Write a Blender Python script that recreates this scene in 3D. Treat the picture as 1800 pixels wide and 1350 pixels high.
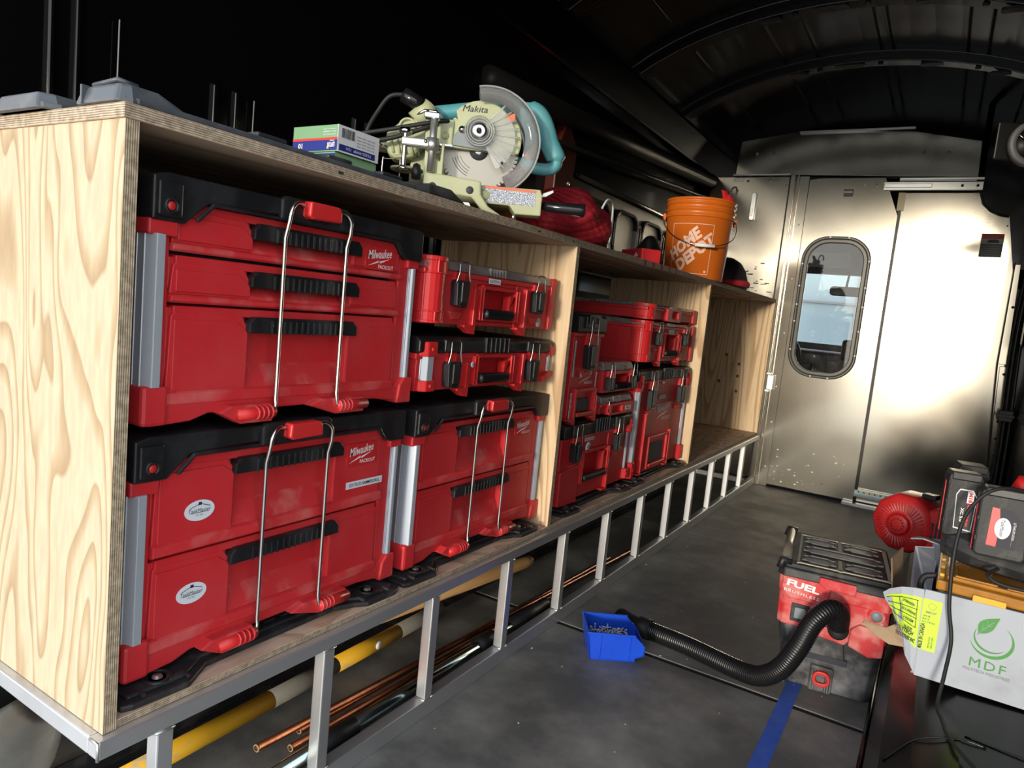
import bpy, bmesh, math, random
from mathutils import Vector, Matrix
random.seed(7)
S = bpy.context.scene
COL = S.collection
PI = math.pi
for o in list(bpy.data.objects): bpy.data.objects.remove(o)

# ------------------------------------------------------------------ camera
cam_d = bpy.data.cameras.new('camera'); cam = bpy.data.objects.new('camera', cam_d); COL.objects.link(cam)
yaw, pit, rol = -0.5441354830517037, -0.10952191091567524, 0.09971600349710531
fw = Vector((math.sin(yaw)*math.cos(pit), math.cos(yaw)*math.cos(pit), math.sin(pit)))
rt = Vector((math.cos(yaw), -math.sin(yaw), 0)); up = rt.cross(fw)
RR = rt*math.cos(rol) + up*math.sin(rol); UU = -rt*math.sin(rol) + up*math.cos(rol)
m = Matrix((RR, UU, -fw)).transposed().to_4x4()
m.translation = Vector((0.89196, -0.49473, 0.94474))
cam.matrix_world = m
cam_d.sensor_width = 36; cam_d.lens = 1225.74*36/1800; cam_d.clip_start = 0.02; cam_d.clip_end = 200
S.camera = cam

# ------------------------------------------------------------------ world, sun, exposure
w = bpy.data.worlds.new('sky'); S.world = w; w.use_nodes = True
nt = w.node_tree; nt.nodes.clear()
bg = nt.nodes.new('ShaderNodeBackground'); wo = nt.nodes.new('ShaderNodeOutputWorld')
tc = nt.nodes.new('ShaderNodeTexCoord'); sx = nt.nodes.new('ShaderNodeSeparateXYZ'); cr = nt.nodes.new('ShaderNodeValToRGB')
nt.links.new(tc.outputs['Generated'], sx.inputs[0]); nt.links.new(sx.outputs['Z'], cr.inputs[0])
cr.color_ramp.elements[0].position = 0.0; cr.color_ramp.elements[0].color = (1.0, 0.93, 0.80, 1)
cr.color_ramp.elements[1].position = 0.55; cr.color_ramp.elements[1].color = (0.50, 0.57, 0.68, 1)
nt.links.new(cr.outputs[0], bg.inputs['Color']); bg.inputs['Strength'].default_value = 2.7
nt.links.new(bg.outputs[0], wo.inputs[0])
sd = bpy.data.lights.new('sun', 'SUN'); sd.energy = 2.3; sd.angle = math.radians(6); sd.color = (1.0, .90, .74)
so = bpy.data.objects.new('sun', sd); COL.objects.link(so)
so.rotation_euler = Vector((-0.085, 1.0, -0.088)).to_track_quat('-Z', 'Y').to_euler()
S.view_settings.view_transform = 'Standard'; S.view_settings.look = 'None'
S.view_settings.gamma = 1; S.view_settings.use_curve_mapping = False
S.view_settings.exposure = 0.45

# ------------------------------------------------------------------ helpers
class MB:
    def __init__(s): s.bm = bmesh.new(); s.mi = 0
    def _f(s, vs, fs, smooth=False):
        v = [s.bm.verts.new(p) for p in vs]
        for f in fs:
            try:
                fc = s.bm.faces.new([v[i] for i in f]); fc.material_index = s.mi; fc.smooth = smooth
            except ValueError: pass
        return s
    def box(s, x0, x1, y0, y1, z0, z1):
        vs = [(x, y, z) for x in (x0, x1) for y in (y0, y1) for z in (z0, z1)]
        return s._f(vs, [(0,1,3,2),(4,6,7,5),(0,4,5,1),(2,3,7,6),(0,2,6,4),(1,5,7,3)])
    def prism(s, pts, ax, a, b, pts2=None):
        """polygon in the plane normal to axis ax (0: (y,z), 1: (x,z), 2: (x,y)), pushed from a to b"""
        def P(p, c):
            return {0: (c, p[0], p[1]), 1: (p[0], c, p[1]), 2: (p[0], p[1], c)}[ax]
        n = len(pts); q = pts2 or pts
        vs = [P(p, a) for p in pts] + [P(p, b) for p in q]
        return s._f(vs, [tuple(range(n))[::-1], tuple(range(n, 2*n))] + [(i, (i+1) % n, n+(i+1) % n, n+i) for i in range(n)])
    def hole_ring(s, outer, inner, ax, a, b):
        """frame between two loops with the same number of points"""
        def P(p, c):
            return {0: (c, p[0], p[1]), 1: (p[0], c, p[1]), 2: (p[0], p[1], c)}[ax]
        n = len(outer)
        vs = [P(p, a) for p in outer] + [P(p, b) for p in outer] + [P(p, a) for p in inner] + [P(p, b) for p in inner]
        fs = []
        for i in range(n):
            j = (i+1) % n
            fs += [(i, j, n+j, n+i), (2*n+i, 3*n+i, 3*n+j, 2*n+j), (n+i, n+j, 3*n+j, 3*n+i), (i, 2*n+i, 2*n+j, j)]
        return s._f(vs, fs)
    def tube(s, pts, r, seg=8, closed=False, flat=1.0):
        pts = [Vector(p) for p in pts]; n = len(pts); rr = r if isinstance(r, (list, tuple)) else [r]*n
        t0 = (pts[1]-pts[0]).normalized(); a = Vector((0,0,1)) if abs(t0.z) < .9 else Vector((1,0,0))
        nr = (a - t0*a.dot(t0)).normalized(); vs = []
        for i, p in enumerate(pts):
            if closed: t = (pts[(i+1) % n]-pts[i-1]).normalized()
            else: t = (pts[min(i+1, n-1)]-pts[max(i-1, 0)]).normalized()
            nr = (nr - t*nr.dot(t)).normalized(); b = t.cross(nr)
            for k in range(seg):
                an = 2*PI*k/seg; vs.append(p + nr*(rr[i]*math.cos(an)) + b*(rr[i]*math.sin(an)*flat))
        fs = []
        for i in range(n if closed else n-1):
            for k in range(seg):
                j = (i+1) % n
                fs.append((i*seg+k, i*seg+(k+1) % seg, j*seg+(k+1) % seg, j*seg+k))
        if not closed: fs += [tuple(range(seg))[::-1], tuple(range((n-1)*seg, n*seg))]
        return s._f(vs, fs, True)
    def cyl(s, p0, p1, r0, r1=None, seg=16):
        return s.tube([p0, p1], [r0, r0 if r1 is None else r1], seg)
    def lathe(s, prof, c, ax=2, seg=32, a0=0, a1=2*PI):
        """profile of (radius, height) turned round axis ax at c"""
        n = len(prof); full = abs(a1-a0-2*PI) < 1e-6; ns = seg if full else seg+1; vs = []
        for k in range(ns):
            a = a0 + (a1-a0)*k/seg; ca, sa = math.cos(a), math.sin(a)
            for r, h in prof:
                p = {2: (r*ca, r*sa, h), 1: (r*ca, h, r*sa), 0: (h, r*ca, r*sa)}[ax]
                vs.append((c[0]+p[0], c[1]+p[1], c[2]+p[2]))
        fs = []
        for k in range(seg):
            j = (k+1) % ns
            for i in range(n-1):
                fs.append((k*n+i, j*n+i, j*n+i+1, k*n+i+1))
        return s._f(vs, fs, True)
    def disc(s, c, r, ax, h, seg=24):
        return s.lathe([(0, 0), (r, 0), (r, h), (0, h)], c, ax, seg)
    def build(s, name, mats, parent=None, bev=0, kind=None, seg=2, weld=True):
        if weld: bmesh.ops.remove_doubles(s.bm, verts=s.bm.verts, dist=1e-6)
        bmesh.ops.recalc_face_normals(s.bm, faces=s.bm.faces)
        me = bpy.data.meshes.new(name); s.bm.to_mesh(me); s.bm.free()
        for mt in (mats if isinstance(mats, list) else [mats]): me.materials.append(mt)
        o = bpy.data.objects.new(name, me); COL.objects.link(o)
        if parent is not None: o.parent = parent
        if kind: o['kind'] = kind
        if bev:
            b = o.modifiers.new('bevel', 'BEVEL'); b.width = bev; b.segments = seg; b.limit_method = 'ANGLE'; b.angle_limit = math.radians(35)
            try: b.harden_normals = False
            except Exception: pass
        return o

def tag(o, label, cat, group=None, kind=None):
    o['label'] = label; o['category'] = cat
    if group: o['group'] = group
    if kind: o['kind'] = kind
    return o
def thing(name, label, cat, loc=(0,0,0), rotz=0, group=None):
    o = bpy.data.objects.new(name, None); COL.objects.link(o); o.empty_display_size = .05
    o.location = loc; o.rotation_euler = (0, 0, rotz)
    return tag(o, label, cat, group)
def struct(o): o['kind'] = 'structure'; return o
def arc(c, r, a0, a1, n):
    return [(c[0]+r*math.cos(math.radians(a0+(a1-a0)*i/n)), c[1]+r*math.sin(math.radians(a0+(a1-a0)*i/n))) for i in range(n+1)]
def rrect(a0, a1, b0, b1, r, n=4):
    return arc((a1-r, b1-r), r, 0, 90, n)+arc((a0+r, b1-r), r, 90, 180, n)+arc((a0+r, b0+r), r, 180, 270, n)+arc((a1-r, b0+r), r, 270, 360, n)
def spline(pts, k=8):
    """Catmull-Rom through the points"""
    P = [Vector(p) for p in pts]; P = [P[0]*2-P[1]] + P + [P[-1]*2-P[-2]]; out = []
    for i in range(1, len(P)-2):
        for j in range(k):
            t = j/k
            out.append(.5*((2*P[i]) + (P[i+1]-P[i-1])*t + (2*P[i-1]-5*P[i]+4*P[i+1]-P[i+2])*t*t + (3*P[i]-P[i-1]-3*P[i+1]+P[i+2])*t**3))
    out.append(P[-2]); return out

# ------------------------------------------------------------------ materials
def mat(name, col, rough=.5, metal=0.0, col2=None, scale=25, mix=1.0, detail=4, stretch=(1,1,1), bump=0, bscale=200, alpha=1, trans=0, aniso=0, coat=0, rvar=0, lo=.35, hi=.65, ior=1.45, spec=.5):
    mt = bpy.data.materials.new(name); mt.use_nodes = True; n = mt.node_tree.nodes; l = mt.node_tree.links
    b = n['Principled BSDF']
    b.inputs['Base Color'].default_value = (*col, 1); b.inputs['Roughness'].default_value = rough; b.inputs['Metallic'].default_value = metal
    b.inputs['Transmission Weight'].default_value = trans; b.inputs['Coat Weight'].default_value = coat; b.inputs['IOR'].default_value = ior
    b.inputs['Specular IOR Level'].default_value = spec
    b.inputs['Alpha'].default_value = alpha
    if aniso: b.inputs['Anisotropic'].default_value = aniso
    if col2 or rvar or bump:
        t = n.new('ShaderNodeTexCoord'); mp = n.new('ShaderNodeMapping'); mp.inputs['Scale'].default_value = stretch
        l.new(t.outputs['Object'], mp.inputs[0])
    if col2 or rvar:
        no = n.new('ShaderNodeTexNoise'); no.inputs['Scale'].default_value = scale; no.inputs['Detail'].default_value = detail; no.inputs['Roughness'].default_value = .62
        l.new(mp.outputs[0], no.inputs['Vector'])
        mr = n.new('ShaderNodeMapRange'); mr.inputs[1].default_value = lo; mr.inputs[2].default_value = hi; l.new(no.outputs['Fac'], mr.inputs[0])
    if col2:
        mx = n.new('ShaderNodeMix'); mx.data_type = 'RGBA'; mx.inputs['A'].default_value = (*col, 1); mx.inputs['B'].default_value = (*col2, 1)
        ml = n.new('ShaderNodeMath'); ml.operation = 'MULTIPLY'; ml.inputs[1].default_value = mix
        l.new(mr.outputs[0], ml.inputs[0]); l.new(ml.outputs[0], mx.inputs['Factor']); l.new(mx.outputs['Result'], b.inputs['Base Color'])
    if rvar:
        m2 = n.new('ShaderNodeMapRange'); m2.inputs[3].default_value = max(0, rough-rvar); m2.inputs[4].default_value = rough+rvar
        l.new(no.outputs['Fac'], m2.inputs[0]); l.new(m2.outputs[0], b.inputs['Roughness'])
    if bump:
        nb = n.new('ShaderNodeTexNoise'); nb.inputs['Scale'].default_value = bscale; nb.inputs['Detail'].default_value = 3
        l.new(mp.outputs[0], nb.inputs['Vector'])
        bp = n.new('ShaderNodeBump'); bp.inputs['Strength'].default_value = bump; bp.inputs['Distance'].default_value = .002
        l.new(nb.outputs['Fac'], bp.inputs['Height']); l.new(bp.outputs[0], b.inputs['Normal'])
    return mt

def ply_face(name, ramp, stretch, rings=9, scale=2.2, seed=0.0):
    """flat-sawn veneer: contour lines of a stretched noise"""
    mt = bpy.data.materials.new(name); mt.use_nodes = True; n = mt.node_tree.nodes; l = mt.node_tree.links; b = n['Principled BSDF']
    t = n.new('ShaderNodeTexCoord'); mp = n.new('ShaderNodeMapping'); mp.inputs['Scale'].default_value = stretch; mp.inputs['Location'].default_value = (seed, seed*.7, seed*.3)
    l.new(t.outputs['Object'], mp.inputs[0])
    no = n.new('ShaderNodeTexNoise'); no.inputs['Scale'].default_value = scale; no.inputs['Detail'].default_value = 1.6; no.inputs['Roughness'].default_value = .38; no.inputs['Distortion'].default_value = .35
    l.new(mp.outputs[0], no.inputs['Vector'])
    mu = n.new('ShaderNodeMath'); mu.operation = 'MULTIPLY'; mu.inputs[1].default_value = rings; l.new(no.outputs['Fac'], mu.inputs[0])
    fr = n.new('ShaderNodeMath'); fr.operation = 'FRACT'; l.new(mu.outputs[0], fr.inputs[0])
    cr = n.new('ShaderNodeValToRGB'); e = cr.color_ramp.elements
    e[0].position = 0; e[0].color = (*ramp[0], 1); e[1].position = 1; e[1].color = (*ramp[0], 1)
    for p, c in ((.45, ramp[0]), (.62, ramp[1]), (.86, ramp[2]), (.92, ramp[0])):
        k = e.new(p); k.color = (*c, 1)
    l.new(fr.outputs[0], cr.inputs[0])
    n2 = n.new('ShaderNodeTexNoise'); n2.inputs['Scale'].default_value = scale*14; n2.inputs['Detail'].default_value = 4; l.new(mp.outputs[0], n2.inputs['Vector'])
    mx = n.new('ShaderNodeMix'); mx.data_type = 'RGBA'; mx.blend_type = 'MULTIPLY'; mx.inputs['Factor'].default_value = .35
    l.new(cr.outputs[0], mx.inputs['A']); l.new(n2.outputs['Color'], mx.inputs['B'])
    cv = n.new('ShaderNodeMapRange'); l.new(n2.outputs['Fac'], cv.inputs[0]); cv.inputs[3].default_value = .75; cv.inputs[4].default_value = 1.15
    cc = n.new('ShaderNodeCombineColor'); 
    for i in range(3): l.new(cv.outputs[0], cc.inputs[i])
    l.new(cc.outputs[0], mx.inputs['B']); mx.inputs['Factor'].default_value = 1
    l.new(mx.outputs['Result'], b.inputs['Base Color']); b.inputs['Roughness'].default_value = .72; b.inputs['Specular IOR Level'].default_value = .25
    return mt
def ply_edge(name, axis, c0, c1, n_ply=6.5, th=.019):
    mt = bpy.data.materials.new(name); mt.use_nodes = True; n = mt.node_tree.nodes; l = mt.node_tree.links; b = n['Principled BSDF']
    t = n.new('ShaderNodeTexCoord'); sp = n.new('ShaderNodeSeparateXYZ'); l.new(t.outputs['Object'], sp.inputs[0])
    no = n.new('ShaderNodeTexNoise'); no.inputs['Scale'].default_value = 30; l.new(t.outputs['Object'], no.inputs['Vector'])
    ad = n.new('ShaderNodeMath'); ad.operation = 'MULTIPLY_ADD'; ad.inputs[1].default_value = n_ply/th; l.new(sp.outputs[axis], ad.inputs[0])
    m0 = n.new('ShaderNodeMath'); m0.operation = 'MULTIPLY'; m0.inputs[1].default_value = .5; l.new(no.outputs['Fac'], m0.inputs[0]); l.new(m0.outputs[0], ad.inputs[2])
    fr = n.new('ShaderNodeMath'); fr.operation = 'FRACT'; l.new(ad.outputs[0], fr.inputs[0])
    cr = n.new('ShaderNodeValToRGB'); e = cr.color_ramp.elements; e[0].position = 0; e[0].color = (*c0, 1); e[1].position = 1; e[1].color = (*c0, 1)
    for p, c in ((.42, c0), (.5, c1), (.9, c1)): k = e.new(p); k.color = (*c, 1)
    l.new(fr.outputs[0], cr.inputs[0])
    mp = n.new('ShaderNodeMapping'); mp.inputs['Scale'].default_value = (8, 8, 8) ; l.new(t.outputs['Object'], mp.inputs[0])
    n2 = n.new('ShaderNodeTexNoise'); n2.inputs['Scale'].default_value = 12; n2.inputs['Detail'].default_value = 6; l.new(mp.outputs[0], n2.inputs['Vector'])
    cv = n.new('ShaderNodeMapRange'); l.new(n2.outputs['Fac'], cv.inputs[0]); cv.inputs[1].default_value = .3; cv.inputs[2].default_value = .7; cv.inputs[3].default_value = .55; cv.inputs[4].default_value = 1.15
    cc = n.new('ShaderNodeCombineColor')
    for i in range(3): l.new(cv.outputs[0], cc.inputs[i])
    mx = n.new('ShaderNodeMix'); mx.data_type = 'RGBA'; mx.blend_type = 'MULTIPLY'; mx.inputs['Factor'].default_value = 1
    l.new(cr.outputs[0], mx.inputs['A']); l.new(cc.outputs[0], mx.inputs['B']); l.new(mx.outputs['Result'], b.inputs['Base Color'])
    b.inputs['Roughness'].default_value = .85; b.inputs['Specular IOR Level'].default_value = .2
    return mt

M = {}
M['red'] = mat('red_plastic', (.55,.022,.028), .45, col2=(.58,.05,.055), scale=9, lo=.4, hi=.9, bump=.05, bscale=500)
M['red_dusty'] = mat('dusty_red_plastic', (.56,.03,.035), .5, col2=(.66,.30,.27), scale=16, lo=.5, hi=.95, mix=.8)
M['red_lip'] = mat('dusty_red_lip', (.58,.028,.033), .48, col2=(.66,.30,.27), scale=14, lo=.45, hi=.9, mix=.6)
M['red_bright'] = mat('bright_red_plastic', (.54,.018,.020), .38, col2=(.5,.03,.03), scale=12, lo=.4, hi=.8)
M['black'] = mat('black_plastic', (.009,.0095,.011), .42, col2=(.03,.031,.034), scale=14, lo=.45, hi=.8, bump=.08, bscale=400)
M['black_dusty'] = mat('dusty_black_plastic', (.016,.017,.019), .55, col2=(.11,.108,.10), scale=17, detail=8, lo=.5, hi=.8, mix=.8, bump=.15, bscale=150)
M['rubber'] = mat('black_rubber', (.012,.012,.013), .6)
M['gloss_black'] = mat('gloss_black_paint', (.0025,.0025,.003), .13, coat=.0, rvar=.03, scale=3, spec=.42)
M['matt_black'] = mat('matt_black_paint', (.004,.004,.0045), .6)
M['beam_black'] = mat('satin_black_paint', (.003,.003,.0033), .55, spec=.12)
M['arch_black'] = mat('worn_black_paint', (.004,.004,.0045), .24, rvar=.06, scale=6, spec=.2)
M['roof_paint'] = mat('black_roof_paint', (.003,.003,.0035), .2, rvar=.05, scale=2, spec=.45)
M['alu'] = mat('brushed_aluminium', (.68,.69,.71), .38, .86, col2=(.54,.55,.57), scale=5, stretch=(1,.3,1), rvar=.08)
M['alu_strut'] = mat('aluminium_strut', (.50,.54,.60), .38, .35, col2=(.44,.48,.54), scale=30, stretch=(1,1,.05))
M['alu_panel'] = mat('aluminium_panel', (.56,.52,.43), .155, 1, col2=(.50,.465,.395), scale=1.6, stretch=(1,1,1), lo=.3, hi=.7, rvar=.04, bump=.05, bscale=2.2)
M['zinc'] = mat('zinc_steel', (.52,.53,.49), .36, .9)
M['steel'] = mat('steel_wire', (.62,.60,.57), .25, 1)
M['chrome'] = mat('chrome', (.75,.75,.77), .12, 1)
M['white'] = mat('white_print', (.75,.74,.74), .6)
M['sticker'] = mat('white_sticker', (.70,.74,.80), .5)
M['ink'] = mat('dark_ink', (.02,.022,.035), .6)
M['floor'] = mat('rubber_floor', (.105,.105,.10), .55, col2=(.36,.352,.32), scale=3.6, detail=14, lo=.42, hi=.74, mix=.75, bump=.12, bscale=260, rvar=.08)
M['gap'] = mat('floor_gap', (.008,.008,.008), .7)
M['asphalt'] = mat('asphalt', (.38,.37,.34), .9, col2=(.45,.44,.41), scale=4)
M['edge_x'] = ply_edge('plywood_edge_x', 0, (.50,.41,.29), (.25,.185,.12))
M['edge_y'] = ply_edge('plywood_edge_y', 1, (.48,.40,.28), (.20,.15,.10))
M['edge_z'] = ply_edge('plywood_edge_z', 2, (.46,.38,.28), (.22,.165,.115))
RP = ((.43,.36,.25), (.38,.29,.18), (.31,.215,.125))
M['ply_end'] = ply_face('plywood_end_panel', RP, (3.6,1,.75), 17, 2.0, 3.1)
M['ply_div'] = ply_face('plywood_divider', ((.66,.49,.31), (.52,.35,.20), (.44,.28,.15)), (3.4,1,.28), 16, 2.0, 8.3)
M['ply_top'] = ply_face('plywood_top', ((.50,.36,.24), (.40,.27,.17), (.34,.22,.13)), (2.2,.35,1), 12, 2, 5.5)
M['ply_base'] = ply_face('plywood_base', ((.58,.42,.31), (.47,.32,.22), (.40,.27,.18)), (4,1.1,1), 10, 2, 1.5)

def text(body, w, h, mt, parent, loc, rot, name='lettering', shear=0, bold=0, depth=.0004, align='CENTER', space=1.0):
    c = bpy.data.curves.new(name, 'FONT'); c.body = body; c.size = 1; c.resolution_u = 2; c.shear = shear; c.offset = bold; c.extrude = 0; c.space_character = space
    t = bpy.data.objects.new('t', c); COL.objects.link(t)
    bpy.context.view_layer.update()
    me = bpy.data.meshes.new_from_object(t.evaluated_get(bpy.context.evaluated_depsgraph_get()))
    bpy.data.objects.remove(t); bpy.data.curves.remove(c)
    xs = [v.co.x for v in me.vertices]; ys = [v.co.y for v in me.vertices]
    x0, x1, y0, y1 = min(xs), max(xs), min(ys), max(ys)
    for v in me.vertices:
        v.co.x = (v.co.x-(x0+x1)/2)/(x1-x0)*w; v.co.y = (v.co.y-(y0+y1)/2)/(y1-y0)*h; v.co.z = depth
    me.materials.clear(); me.materials.append(mt); me.name = name
    o = bpy.data.objects.new(name, me); COL.objects.link(o); o.location = loc; o.rotation_euler = rot
    if parent is not None: o.parent = parent
    return o
FX = (PI/2, 0, PI/2)       # facing +x, reading along +y
FY = (PI/2, 0, 0)          # facing -y, reading along +x
def oval(parent, x, y, z, a, b, tilt=0):
    x += .001
    q = [(y+a*math.cos(t*PI/12), z+b*math.sin(t*PI/12)) for t in range(24)]
    s = MB().prism(q, 0, x, x+.0006).build('sticker', M['sticker'], parent)
    ln = MB()
    ln.tube([(x+.001, y-a*.7, z+b*.28), (x+.001, y, z+b*.66), (x+.001, y+a*.7, z+b*.28)], a*.02, 4)
    ln.box(x, x+.0012, y-a*.1, y+a*.1, z+b*.52, z+b*.8); ln.box(x, x+.001, y-a*.6, y+a*.6, z-b*.22, z-b*.19)
    ln.build('emblem', M['ink'], s)
    text('TaskMaster', a*1.5, b*.36, M['ink'], s, (x+.0008, y, z+.02*b), FX, shear=.2)
    text('CO. INC.', a*.5, b*.16, M['ink'], s, (x+.0008, y, z-b*.42), FX)
    return s
def label_strip(parent, x, y0, y1, z0, z1, txt=None, up=False):
    s = MB().box(x, x+.0006, y0, y1, z0, z1).build('label_strip', M['sticker'], parent)
    if txt:
        if up: text(txt, (z1-z0)*.9, (y1-y0)*.55, M['ink'], s, (x+.0008, (y0+y1)/2, (z0+z1)/2), updir(), bold=.01)
        else: text(txt, (y1-y0)*.86, (z1-z0)*.5, M['ink'], s, (x+.0008, (y0+y1)/2, (z0+z1)/2), FX, bold=.01)
    return s
def updir():
    # text x -> world z, text y -> world -y, normal -> +x
    return Matrix(((0,0,1),(0,-1,0),(1,0,0))).to_euler()
def bolt(s, x, y, z, w, h):
    s.prism([(y, z), (y+w*.62, z+h*.62), (y+w*.55, z+h*.38), (y+w, z+h), (y+w*.42, z+h*.5), (y+w*.5, z+h*.7)], 0, x, x+.0006)
def logo(parent, x, y, z, w, h, plate=True):
    """maker's badge: script, flash and small capitals; y, z is the lower left corner"""
    if plate:
        p = MB().prism(rrect(y, y+w, z, z+h, .006), 0, x, x+.002).build('badge', M['red_bright'], parent, .0006); x += .002
    else: p = MB().prism([(y, z), (y+.001, z), (y, z+.001)], 0, x-.001, x-.0005).build('badge', M['red'], parent)
    text('Milwaukee', w*.80, h*.38, M['white'], p, (x+.0004, y+w*.46, z+h*.70), (PI/2, -.12, PI/2), shear=.35, bold=.012)
    s = MB(); bolt(s, x, y+w*.08, z+h*.14, w*.72, h*.40); s.build('flash', M['white'], p)
    text('PACKOUT', w*.52, h*.17, M['white'], p, (x+.0004, y+w*.68, z+h*.16), FX, bold=.015)

# ------------------------------------------------------------------ van shell
def rail(name, mt, pts, r, parent=None): return MB().tube(pts, r, 8).build(name, mt, parent)
Y1 = 3.995
XL, XR = -.56, 1.26
# floor and rubber mats
fl = struct(MB().box(XL-.1, XR+.1, -.12, Y1+1.6, -.10, -.004).build('floor', M['gap']))
for (a, b) in ((-.12, 1.363), (1.385, 2.628), (2.633, 3.99)):
    MB().box(XL-.02, XR+.02, a, b, -.0039, 0).build('floor_mat', M['floor'], fl)
# outside ground
tag(MB().box(-25, 25, -40, 30, -.75, -.70).build('asphalt_ground', M['asphalt']), 'grey asphalt ground outside the van', 'ground')['kind'] = 'structure'

def wall_left():
    b = MB()
    # lower wall, waist beam, window panels, cant rail
    b.box(XL-.05, XL, -.1, Y1+1.4, -.004, 1.05)
    wl = struct(b.build('wall_left', M['matt_black'], None, .004))
    pl = MB(); pl.prism([(XL-.04, 1.05), (XL+.0, 1.05), (XL+.006, 1.95), (XL-.03, 1.98)], 1, -.1, Y1+.02); pl.build('side_panel', M['gloss_black'], wl)
    for y, zz in ((.155, 1.93), (.20, 1.93), (.49, 1.375), (.545, 1.375), (.92, 1.42), (.97, 1.42), (1.30, 1.5), (1.62, 1.6)):
        q = MB(); q.prism([(y, .9), (y+.020, .9), (y+.020, zz), (y, zz)], 0, XL-.01, XL+.016, [(y+.005, .9), (y+.015, .9), (y+.015, zz-.01), (y+.005, zz-.01)]); q.build('wall_rib', M['gloss_black'], wl, .003)
    for y, z0, z1 in ((.285, 1.2, 1.42), (.60, 1.1, 1.36)):
        MB().tube([(XL+.012, y, z0), (XL+.014, y, z1)], .0016, 5).build('seam_bead', M['dustgrey0'], wl)
    MB().tube([(XL+.03, 1.5, 1.70), (XL+.055, 2.4, 1.75), (XL+.06, 3.98, 1.86)], .042, 14).build('waist_beam', M['beam_black'], wl)
    MB().tube([(XL+.06, 1.9, 1.60), (XL+.06, 3.98, 1.75)], .010, 6).build('seam_bead', M['beam_black'], wl)
    # pillar and stamped panel by the bulkhead
    MB().prism([(1.98, 1.0), (2.12, 1.0), (2.16, 1.62), (2.06, 1.72), (2.0, 1.6)], 0, XL, XL+.05).build('wall_pillar', M['brown'], wl, .006)
    for z in (1.44, 1.47, 1.415):
        MB().disc((XL+.05, 2.075+(z-1.44), z), .008, 0, .006, 12).build('rivet', M['zinc'], wl)
    pn = MB(); pn.box(XL, XL+.02, 2.2, 3.7, 1.2, 1.52)
    p = pn.build('stamped_panel', M['panel_dark'], wl, .004)
    MB().tube([(XL+.03, 2.2, 1.53), (XL+.03, 3.7, 1.53)], .012, 6).build('edge_fold', M['panel_dark'], p)
    for k in range(4):
        y = 2.3+k*.36
        q = MB(); q.hole_ring(rrect(y, y+.3, 1.22, 1.47, .07), rrect(y+.016, y+.284, 1.236, 1.454, .06), 0, XL+.016, XL+.032); q.build('swage', M['gloss_black'], p, .003)
        q = MB(); q.hole_ring(rrect(y+.305, y+.345, 1.28, 1.43, .019), rrect(y+.314, y+.336, 1.289, 1.421, .010), 0, XL+.018, XL+.03); q.build('slot', M['black_dusty'], p)
M['dustgrey0'] = mat('bead_sealant', (.20,.20,.20), .6)
M['brown'] = mat('red_brown_primer', (.05,.010,.006), .25)
M['panel_dark'] = mat('dark_metal_panel', (.010,.0098,.009), .4, spec=.3)
wall_left()
def wall_right():
    b = MB(); b.box(XR, XR+.05, -.1, Y1+1.4, -.004, 2.0)
    wr = struct(b.build('wall_right', M['gloss_black'], None, .004))
    for y in (3.2, 3.62):
        MB().prism(rrect(y, y+.10, 1.0, 1.95, .03), 0, XR-.05, XR+.01).build('wall_rib', M['gloss_black'], wr, .008)
    MB().box(XR-.06, XR+.01, 1.9, 3.7, 1.70, 1.80).build('waist_beam', M['gloss_black'], wr, .01)
wall_right()
def ceiling():
    xc, hw = .38, .98
    def zt(x, lift=0): t = (x-xc)/hw; return 2.33 - .24*t*t - .06*t**6 + lift
    xs = [xc-hw+2*hw*i/20 for i in range(21)]
    b = MB(); b.prism([(x, zt(x)) for x in xs]+[(x, zt(x, .03)) for x in xs[::-1]], 1, -.1, Y1+1.5)
    ce = struct(b.build('ceiling', M['roof_paint']))
    for y in (.55, 1.2, 1.9, 2.62, 3.30):
        q = MB(); q.prism([(x, zt(x, -.055)) for x in xs]+[(x, zt(x, .01)) for x in xs[::-1]], 1, y, y+.075)
        q.prism([(x, zt(x, -.03)) for x in xs]+[(x, zt(x, .01)) for x in xs[::-1]], 1, y-.05, y+.13)
        rb = q.build('roof_bow', M['roof_paint'], ce, .004)
        for x in (.0, .25, .62, .9):
            k = MB(); k.prism(rrect(x, x+.13, y+.012, y+.05, .012), 2, zt(x+.065, -.060), zt(x+.065, -.050)); k.build('slot', M['black_dusty'], rb)
        for x in (.18, .45, .85):
            MB().disc((x, y+.03, zt(x)-.062), .012, 2, .008, 12).build('clip', M['black_dusty'], rb)
    for x, gl in ((-.28, 0), (.02, 0), (.17, 0), (.45, 0), (.50, 0), (.80, 0), (.88, 0), (1.05, 0)):
        q = MB(); q.tube([(x, -.05, zt(x)-.004), (x, Y1, zt(x)-.004)], .006, 6); q.build('roof_swage', M['roof_paint'], ce)
    # cant rails down to the side walls
    q = MB(); q.prism([(XL-.05, 1.9), (XL+.05, 1.9), (XL+.10, 2.05), (XL+.06, 2.13), (XL-.05, 2.13)], 1, -.1, Y1+1.4); q.build('cant_rail', M['gloss_black'], ce, .01)
    q = MB(); q.prism([(XR+.05, 1.9), (XR-.05, 1.9), (XR-.10, 2.02), (XR-.04, 2.13), (XR+.05, 2.13)], 1, -.1, Y1+1.4); q.build('cant_rail', M['gloss_black'], ce, .01)
ceiling()
# rear door frame header (above and behind the viewpoint)
struct(MB().box(XL-.05, XR+.05, -.14, -.06, 2.05, 2.38).build('trim_1', M['gloss_black'], None, .01))

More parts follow.
